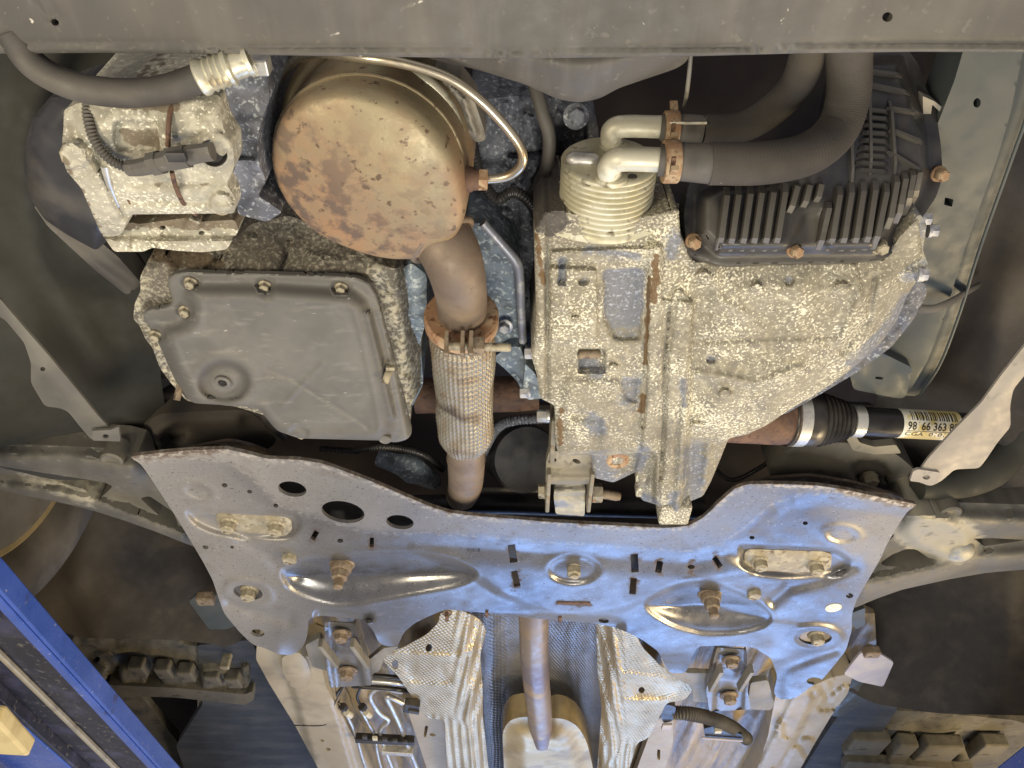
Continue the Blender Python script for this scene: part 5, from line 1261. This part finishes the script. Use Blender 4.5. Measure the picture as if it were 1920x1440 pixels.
RSo = [(1118, 1160), (1160, 1172), (1190, 1185), (1205, 1215), (1240, 1250), (1290, 1275), (1300, 1292), (1285, 1312), (1250, 1318), (1236, 1345), (1215, 1385), (1195, 1392), (1180, 1440), (1140, 1600), (1080, 1600), (1120, 1440), (1128, 1330), (1120, 1250)]
def h_rs(X, Y):
    g = -.034 * ss((1160 - (Y - 1150) * .05) - X, 0, 36)
    g += .0035 * hill(dline(X, Y, [(1170, 1265), (1240, 1272)]), 6) - .003 * ss(sd(X, Y, rnd([(1180, 1275), (1280, 1280), (1275, 1305), (1190, 1310)], 8)), -6, 10) + .003 * hill(dline(X, Y, [(1170, 1315), (1250, 1315)]), 6)
    g += .006 * fbm(X, Y, 60, 132) + .004 * np.sin(X / 3.2) * ss(1395 - Y, -60, 0) * 0 + .0035 * np.sin((X - .2 * Y) / 3.2) * ss(1180 - X, 0, 30) + .0030 * np.sin((X + .12 * Y) / 2.4) * ss(Y, 1380, 1410)
    return g
relief('shield_wing', RSo, H(.622), 'foil_lit', parent=ts, step=3, r=8, depth=.0015, sheet=True, h=h_rs, holes=[circ(1203, 1294, 6, 6, 0, 12)])

ex = thing('exhaust_pipe', 'heat-tinted exhaust pipe running back into a flat golden muffler', 'exhaust pipe', P(1005, 1260, .64))
tube('pipe', PX([(1000, 1110, .660), (1001, 1180, .645), (1003, 1250, .640), (1010, 1320, .640), (1016, 1385, .640)]), .0255, 'exhaust_steel', ex, seg=32)
MO = [(942, 1372), (955, 1350), (980, 1344), (1015, 1345), (1060, 1348), (1084, 1362), (1100, 1390), (1112, 1440), (1130, 1600), (950, 1600), (945, 1440)]
relief('muffler', MO, H(.640), 'muffler_steel', parent=ex, step=4.5, r=12, depth=.05, h=lambda X, Y: .020 * ss(sd(X, Y, MO), -2, 46) - .004 * ss(28 - np.abs(X - 1018), 0, 14) * ss(1400 - Y, 0, 30) + .003 * hill(dline(X, Y, [(960, 1410), (1100, 1410)]), 12))

# ------------------------------------------------------------------ rear mounting brackets of the subframe
def rear_bracket(label, x0, y0, w, h, sk):
    t = thing('mounting_bracket', label, 'bracket', P(x0 + w / 2, y0 + h / 2, .60), 'subframe rear mounting brackets')
    o_ = [(x0 + 8, y0), (x0 + w - 8, y0 + 4), (x0 + w + sk, y0 + h * .72), (x0 + w + sk + 6, y0 + h), (x0 + sk, y0 + h + 4), (x0 + sk - 6, y0 + h * .7)]
    relief('bracket_plate', o_, H(.585), 'subframe_paint', parent=t, step=5, r=5, depth=.012,
           h=lambda X, Y: -.010 * ss(np.abs(X - (x0 + w / 2 + sk * (Y - y0) / h)) - 4, 28, 18) + .0012 * fbm(X, Y, 20, 140) + .003 * hill(Y - (y0 + h * .52), 9),
           attrs=dict(dust=lambda X, Y: .45 + 0 * X, rust=lambda X, Y: .5 * hill(Y - (y0 + h * .3), 14)))
    for s in (-1, 1):
        box('web', P(x0 + w / 2 + s * (w / 2 - 8) + sk * .5, y0 + h * .5, .578), (.0035, 0, 0), (sk * .0004, .038, 0), (0, 0, .008), 'strap_steel', t, .001)
    bolt(P(x0 + w / 2 + sk * .2, y0 + h * .20, .588), DOWN, .0105, t, 'bolt_brown', head=.010, washer=1.5)
    bolt(P(x0 + w / 2 + sk * .8, y0 + h * .78, .590), DOWN, .0115, t, 'bolt_brown', head=.012, washer=1.5)
    return t
rear_bracket('H-shaped bracket bolted up behind the left subframe pocket', 600, 1165, 74, 120, 18)
rear_bracket('H-shaped bracket bolted up behind the right subframe pocket', 1336, 1214, 72, 116, -6)
for (lab, o_, z) in (('pale folded plate beside the left H-shaped bracket', [(572, 1210), (600, 1195), (612, 1225), (640, 1255), (612, 1258), (585, 1250)], .605), ('pale folded plate beside the right H-shaped bracket', [(1408, 1280), (1440, 1275), (1452, 1320), (1445, 1332), (1400, 1330)], .605),
                     ('grey gusset plate between left bracket and foil shield', [(676, 1250), (720, 1215), (748, 1212), (720, 1235), (712, 1258), (700, 1262), (690, 1285), (672, 1275)], .602), ('grey gusset plate between foil shield and right bracket', [(1238, 1232), (1288, 1262), (1330, 1262), (1338, 1318), (1300, 1316), (1298, 1288), (1250, 1262)], .602)):
    tag(relief('gusset_plate', o_, H(z), 'strap_steel', step=6, r=5, depth=.01, h=lambda X, Y: .003 * fbm(X, Y, 20, 141)), lab, 'plate')

# ------------------------------------------------------------------ brake and fuel lines with connectors
ln = thing('brake_lines', 'bundle of thin metal brake and fuel lines with connectors, lower left of tunnel', 'brake lines', P(710, 1340, .65))
zl = .640
for (pts, r) in (([(640, 1324), (650, 1340), (668, 1380), (690, 1450), (740, 1560)], .0035), ([(676, 1330), (690, 1355), (704, 1384), (712, 1430), (750, 1560)], .0035),
                 ([(755, 1297), (712, 1290), (694, 1305), (710, 1335), (728, 1350), (714, 1366), (716, 1385), (740, 1450), (790, 1560)], .0052), ([(755, 1318), (726, 1306), (736, 1330), (748, 1356), (762, 1392), (790, 1460), (830, 1560)], .0052)):
    tube('line', PX([(x, y, zl) for x, y in pts]), r, 'bright_zinc', ln, seg=10)
for (bx, by) in ((644, 1326), (680, 1326)):
    lathe('fitting', P(bx, by, zl - .002), (.25, .9, .1), [(-.006, .008), (.006, .008), (.008, .006)], 'boot_rubber', ln, seg=6)
    lathe('fitting_sleeve', P(bx + 5, by + 10, zl - .002), (.25, .9, .1), [(0, .0065), (.022, .0065), (.026, .004)], 'connector_white', ln, seg=16)
tube('flexible_hose', PX([(640, 1324, .64), (628, 1310, .645), (640, 1290, .65), (660, 1278, .66)]), .003, 'boot_rubber', ln, seg=10)
tube('flexible_hose', PX([(676, 1322, .64), (670, 1308, .645), (676, 1290, .65), (690, 1278, .66)]), .003, 'boot_rubber', ln, seg=10)
for k, yy in enumerate((1268, 1278, 1290)):
    tube('bundle_line', PX([(640 + k * 10, yy - 4, .635), (690, yy - 2, .632), (740, yy + 2, .632), (765, yy + 6, .64)]), .0045, ('boot_rubber', 'bright_zinc', 'boot_rubber')[k], ln, seg=10)
box('line_clip', P(722, 1386, .632), (.062, .008, 0), (-.001, .010, 0), (0, 0, .008), 'boot_rubber', ln, .002)
box('line_clip', P(745, 1408, .634), (.034, .006, 0), (-.001, .008, 0), (0, 0, .008), 'bright_zinc', ln, .002)
for k in range(5):
    box('clip_tooth', P(684 + k * 19, 1382 + k * 2.4, .6215), (.005, 0, 0), (0, .007, 0), (0, 0, .003), ('plastic_black', 'connector_white')[k == 1], ln, .001)
tube('wire', PX([(648, 1280, .63), (628, 1318, .63), (616, 1350, .628), (603, 1360, .627), (552, 1360, .628)]), .0014, 'boot_rubber', ln, seg=8)
pgc = thing('harness_plug', 'black multi-way plug at the edge of the left foil shield', 'plug', P(772, 1325, .62))
box('plug_body', P(772, 1324, .615), (.014, .006, 0), (-.004, .020, 0), (0, 0, .007), 'boot_rubber', pgc, .002)
box('plug_clip', P(776, 1334, .607), (.010, .004, 0), (-.001, .006, 0), (0, 0, .003), 'plastic_black', pgc, .001)

cw = thing('corrugated_conduit', 'black corrugated conduit bending below the right mounting bracket', 'conduit', P(1330, 1340, .65))
tube('conduit', PX([(1262, 1336, .640), (1290, 1338, .636), (1330, 1346, .636), (1370, 1362, .642), (1400, 1385, .655)]), .0135, 'rubber', cw, seg=18, rib=(.0012, .005))
relief('conduit_clip', [(1320, 1366), (1340, 1362), (1392, 1378), (1394, 1392), (1322, 1382)], H(.630), 'boot_rubber', parent=cw, step=5, r=3, depth=.02)
box('clip_window', P(1346, 1370, .624), (.007, 0, 0), (0, .006, 0), (0, 0, .004), 'connector_white', cw, .001)
box('clip_edge', P(1354, 1386, .626), (.045, .008, 0), (0, .003, 0), (0, 0, .002), 'plate_lilac', cw, .001)
relief('conduit_gland', [(1236, 1335), (1250, 1320), (1268, 1326), (1262, 1352), (1244, 1356)], H(.632), 'boot_rubber', parent=cw, step=5, r=5, depth=.03)
box('gland_tab', P(1250, 1362, .628), (.010, 0, 0), (0, .012, 0), (0, 0, .003), 'plate_lilac', cw, .001)

# ------------------------------------------------------------------ plates and jacking blocks outside the rails
for (lab, o_, z, mt, bx, by) in (('small bluish flap with rusty bolt beside the left subframe edge', [(354, 1128), (372, 1112), (420, 1118), (446, 1172), (424, 1180), (392, 1180)], .615, 'rail_paint', 386, 1122),
                                 ('pale lilac flap beside the right subframe edge', [(1582, 1264), (1614, 1224), (1650, 1226), (1676, 1242), (1656, 1288), (1610, 1278)], .615, 'plate_lilac', 1634, 1222)):
    t = thing('body_flap', lab, 'flap', P(bx, by, z), 'flaps beside the subframe')
    relief('flap_plate', o_, H(z), mt, parent=t, step=6, r=5, depth=.004, sheet=True)
    box('flap_bolt', P(bx, by, z - .004), (.013, 0, 0), (0, .010, 0), (0, 0, .008), 'bolt_brown', t, .003)
tag(relief('body_flange', [(1596, 1150), (1622, 1140), (1622, 1172), (1605, 1180), (1596, 1170)], H(.60), 'rail_paint', step=6, r=3, depth=.01), 'small green-grey flange tab at the right subframe edge', 'flange')

jl = thing('jacking_rail', 'dusty ribbed sill rail with boxy ribs behind the blue lift beam', 'sill rail', P(330, 1270, .66))
def h_jl(X, Y):
    return .016 * ss(Y, 1235, 1262) * (ss(np.abs((X - 250) % 76 - 38), 8, 16)) + .005 * fbm(X, Y, 24, 150) + .006 * ss(1.1 - ell(X, Y, 200, 1240, 26, 18, 30), 0, .4)
relief('sill_rib_panel', [(140, 1190), (200, 1196), (330, 1200), (350, 1210), (440, 1215), (466, 1240), (468, 1286), (440, 1300), (250, 1290), (150, 1300), (120, 1240)], H(.672), 'sill_dust', parent=jl, step=5, r=8, depth=.04, h=h_jl, holes=[circ(182, 1239, 6, 8, 10, 12)])
relief('sill_lip', [(200, 1284), (330, 1290), (460, 1302), (474, 1296), (476, 1312), (460, 1322), (330, 1308), (200, 1304)], H(.650), 'sill_dust', parent=jl, step=6, r=3, depth=.03)
for k, (x, y) in enumerate(((262, 1240), (310, 1244), (352, 1250), (402, 1258), (440, 1262))):
    box('sill_box', P(x, y + 10, .655), (.014, 0, 0), (0, .020, 0), (0, 0, .012), 'sill_dust', jl, .003)
box('sill_peg', P(424, 1240, .645), (.008, 0, 0), (0, .006, 0), (0, 0, .014), 'bolt_dusty', jl, .002)
jr = thing('jacking_rail', 'dusty ribbed sill rail with boxy ribs at the lower right corner', 'sill rail', P(1700, 1390, .66))
relief('sill_rib_panel', [(1580, 1350), (1640, 1330), (1760, 1336), (1900, 1350), (2000, 1380), (2000, 1500), (1580, 1500)], H(.685), 'sill_dust', parent=jr, step=7, r=8, depth=.04, h=lambda X, Y: .006 * fbm(X, Y, 30, 151))
for (x, y, w) in ((1622, 1390, .042), (1690, 1400, .022), (1756, 1402, .045), (1850, 1400, .030)):
    box('sill_box', P(x, y, .665), (w, .003, 0), (0, .045, 0), (0, 0, .016), 'sill_dust', jr, .005)
relief('sill_lip', [(1590, 1428), (1700, 1434), (1830, 1448), (1830, 1480), (1580, 1480), (1582, 1440)], H(.640), 'sill_dust', parent=jr, step=7, r=3, depth=.02)
tag(relief('sill_skin', [(140, 1180), (260, 1300), (420, 1500), (600, 1760), (300, 1760), (0, 1300), (60, 1180)], H(.70), 'sill_dust', step=12, r=6, depth=.02, h=lambda X, Y: .008 * fbm(X, Y, 50, 152)), 'dusty brown sill underside between lift beam and floor panel', 'sill')

# ================================================================== THE LIFT
lf = thing('lift_beam', 'blue painted lift platform beam crossing the lower left corner', 'lift beam', (-.62, 1.2, .40))
def bar(name, x0, x1, z0, z1, y0, y1, mat, parent, bev=.002):
    return box(name, ((x0 + x1) / 2, (y0 + y1) / 2, (z0 + z1) / 2), ((x1 - x0) / 2, 0, 0), (0, (y1 - y0) / 2, 0), (0, 0, (z1 - z0) / 2), mat, parent, bev)
bar('side_web', -.565, -.560, .438, .466, .2, 3.2, 'lift_blue', lf)
bar('bottom_flange', -.578, -.5655, .436, .441, .2, 3.2, 'lift_blue', lf)
bar('channel_web', -.690, -.5785, .452, .458, .2, 3.2, 'lift_black', lf)
bar('channel_lip', -.697, -.691, .436, .460, .2, 3.2, 'lift_black', lf)
bar('inner_flange', -.86, -.6975, .434, .440, .2, 3.2, 'lift_blue', lf)
bar('cable_rail', -.648, -.641, .444, .4515, .2, 3.2, 'ram_steel', lf)
bar('top_plate', -1.1, -.566, .461, .4655, .2, 3.2, 'lift_black', lf)
tag(box('rubber_pad', P(-50, 1366, .400), (.055, .01, 0), (-.006, .058, 0), (0, 0, .012), 'pad_yellow', None, .004), 'yellow support block at the left edge below the blue beam', 'block')
hr = thing('lift_ram', 'dusty metal ram lying along the inside of the blue lift beam', 'ram', (-.72, 1.2, .36))
tube('ram_tube', [Vector((-.80, .75, .415)), Vector((-.80, 1.9, .415))], .013, 'ram_steel', hr, seg=24, smooth=False)
lathe('ram_collar', Vector((-.80, 1.18, .415)), (0, 1, 0), [(0, .015), (.004, .018), (.02, .018), (.024, .015)], 'ram_steel', hr, seg=20)
rb = tag(box('lift_beam', (.92, 1.7, .42), (.13, 0, 0), (0, 1.5, 0), (0, 0, .03), 'lift_blue', None, .003), 'corner of the second blue lift beam at the lower right edge', 'lift beam')

# ================================================================== LOOSE WIRING AND PIPES IN THE GAPS
for (nm, lab, cat_, pts, r, mt) in (
    ('wiring_loom', 'black wiring loom running behind the rusty outlet pipe towards the gearbox', 'wiring', [(885, 270, .58), (900, 330, .575), (930, 372, .572), (965, 360, .572), (1000, 388, .575), (1015, 440, .58)], .0048, 'boot_rubber'),
    ('wiring_loom', 'black ribbed wiring loom in the gap below the oil pan corner', 'wiring', [(600, 842, .60), (660, 846, .595), (720, 838, .59), (790, 850, .60), (830, 880, .62)], .0042, 'boot_rubber'),
    ('wiring_loom', 'thin dark cable looping in the gap right of the gearbox foot', 'wiring', [(1330, 870, .60), (1370, 900, .59), (1420, 880, .60), (1460, 850, .61)], .0030, 'boot_rubber'),
    ('vent_hose', 'narrow dark hose curling beside the ribbed cooler', 'hose', [(1000, 150, .60), (1016, 210, .585), (1030, 262, .58), (1020, 330, .585), (990, 380, .59)], .0055, 'rubber')):
    tag(tube(nm, PX(pts), r, mt, seg=10, rib=(.0004, .003) if nm == 'wiring_loom' else None), lab, cat_)
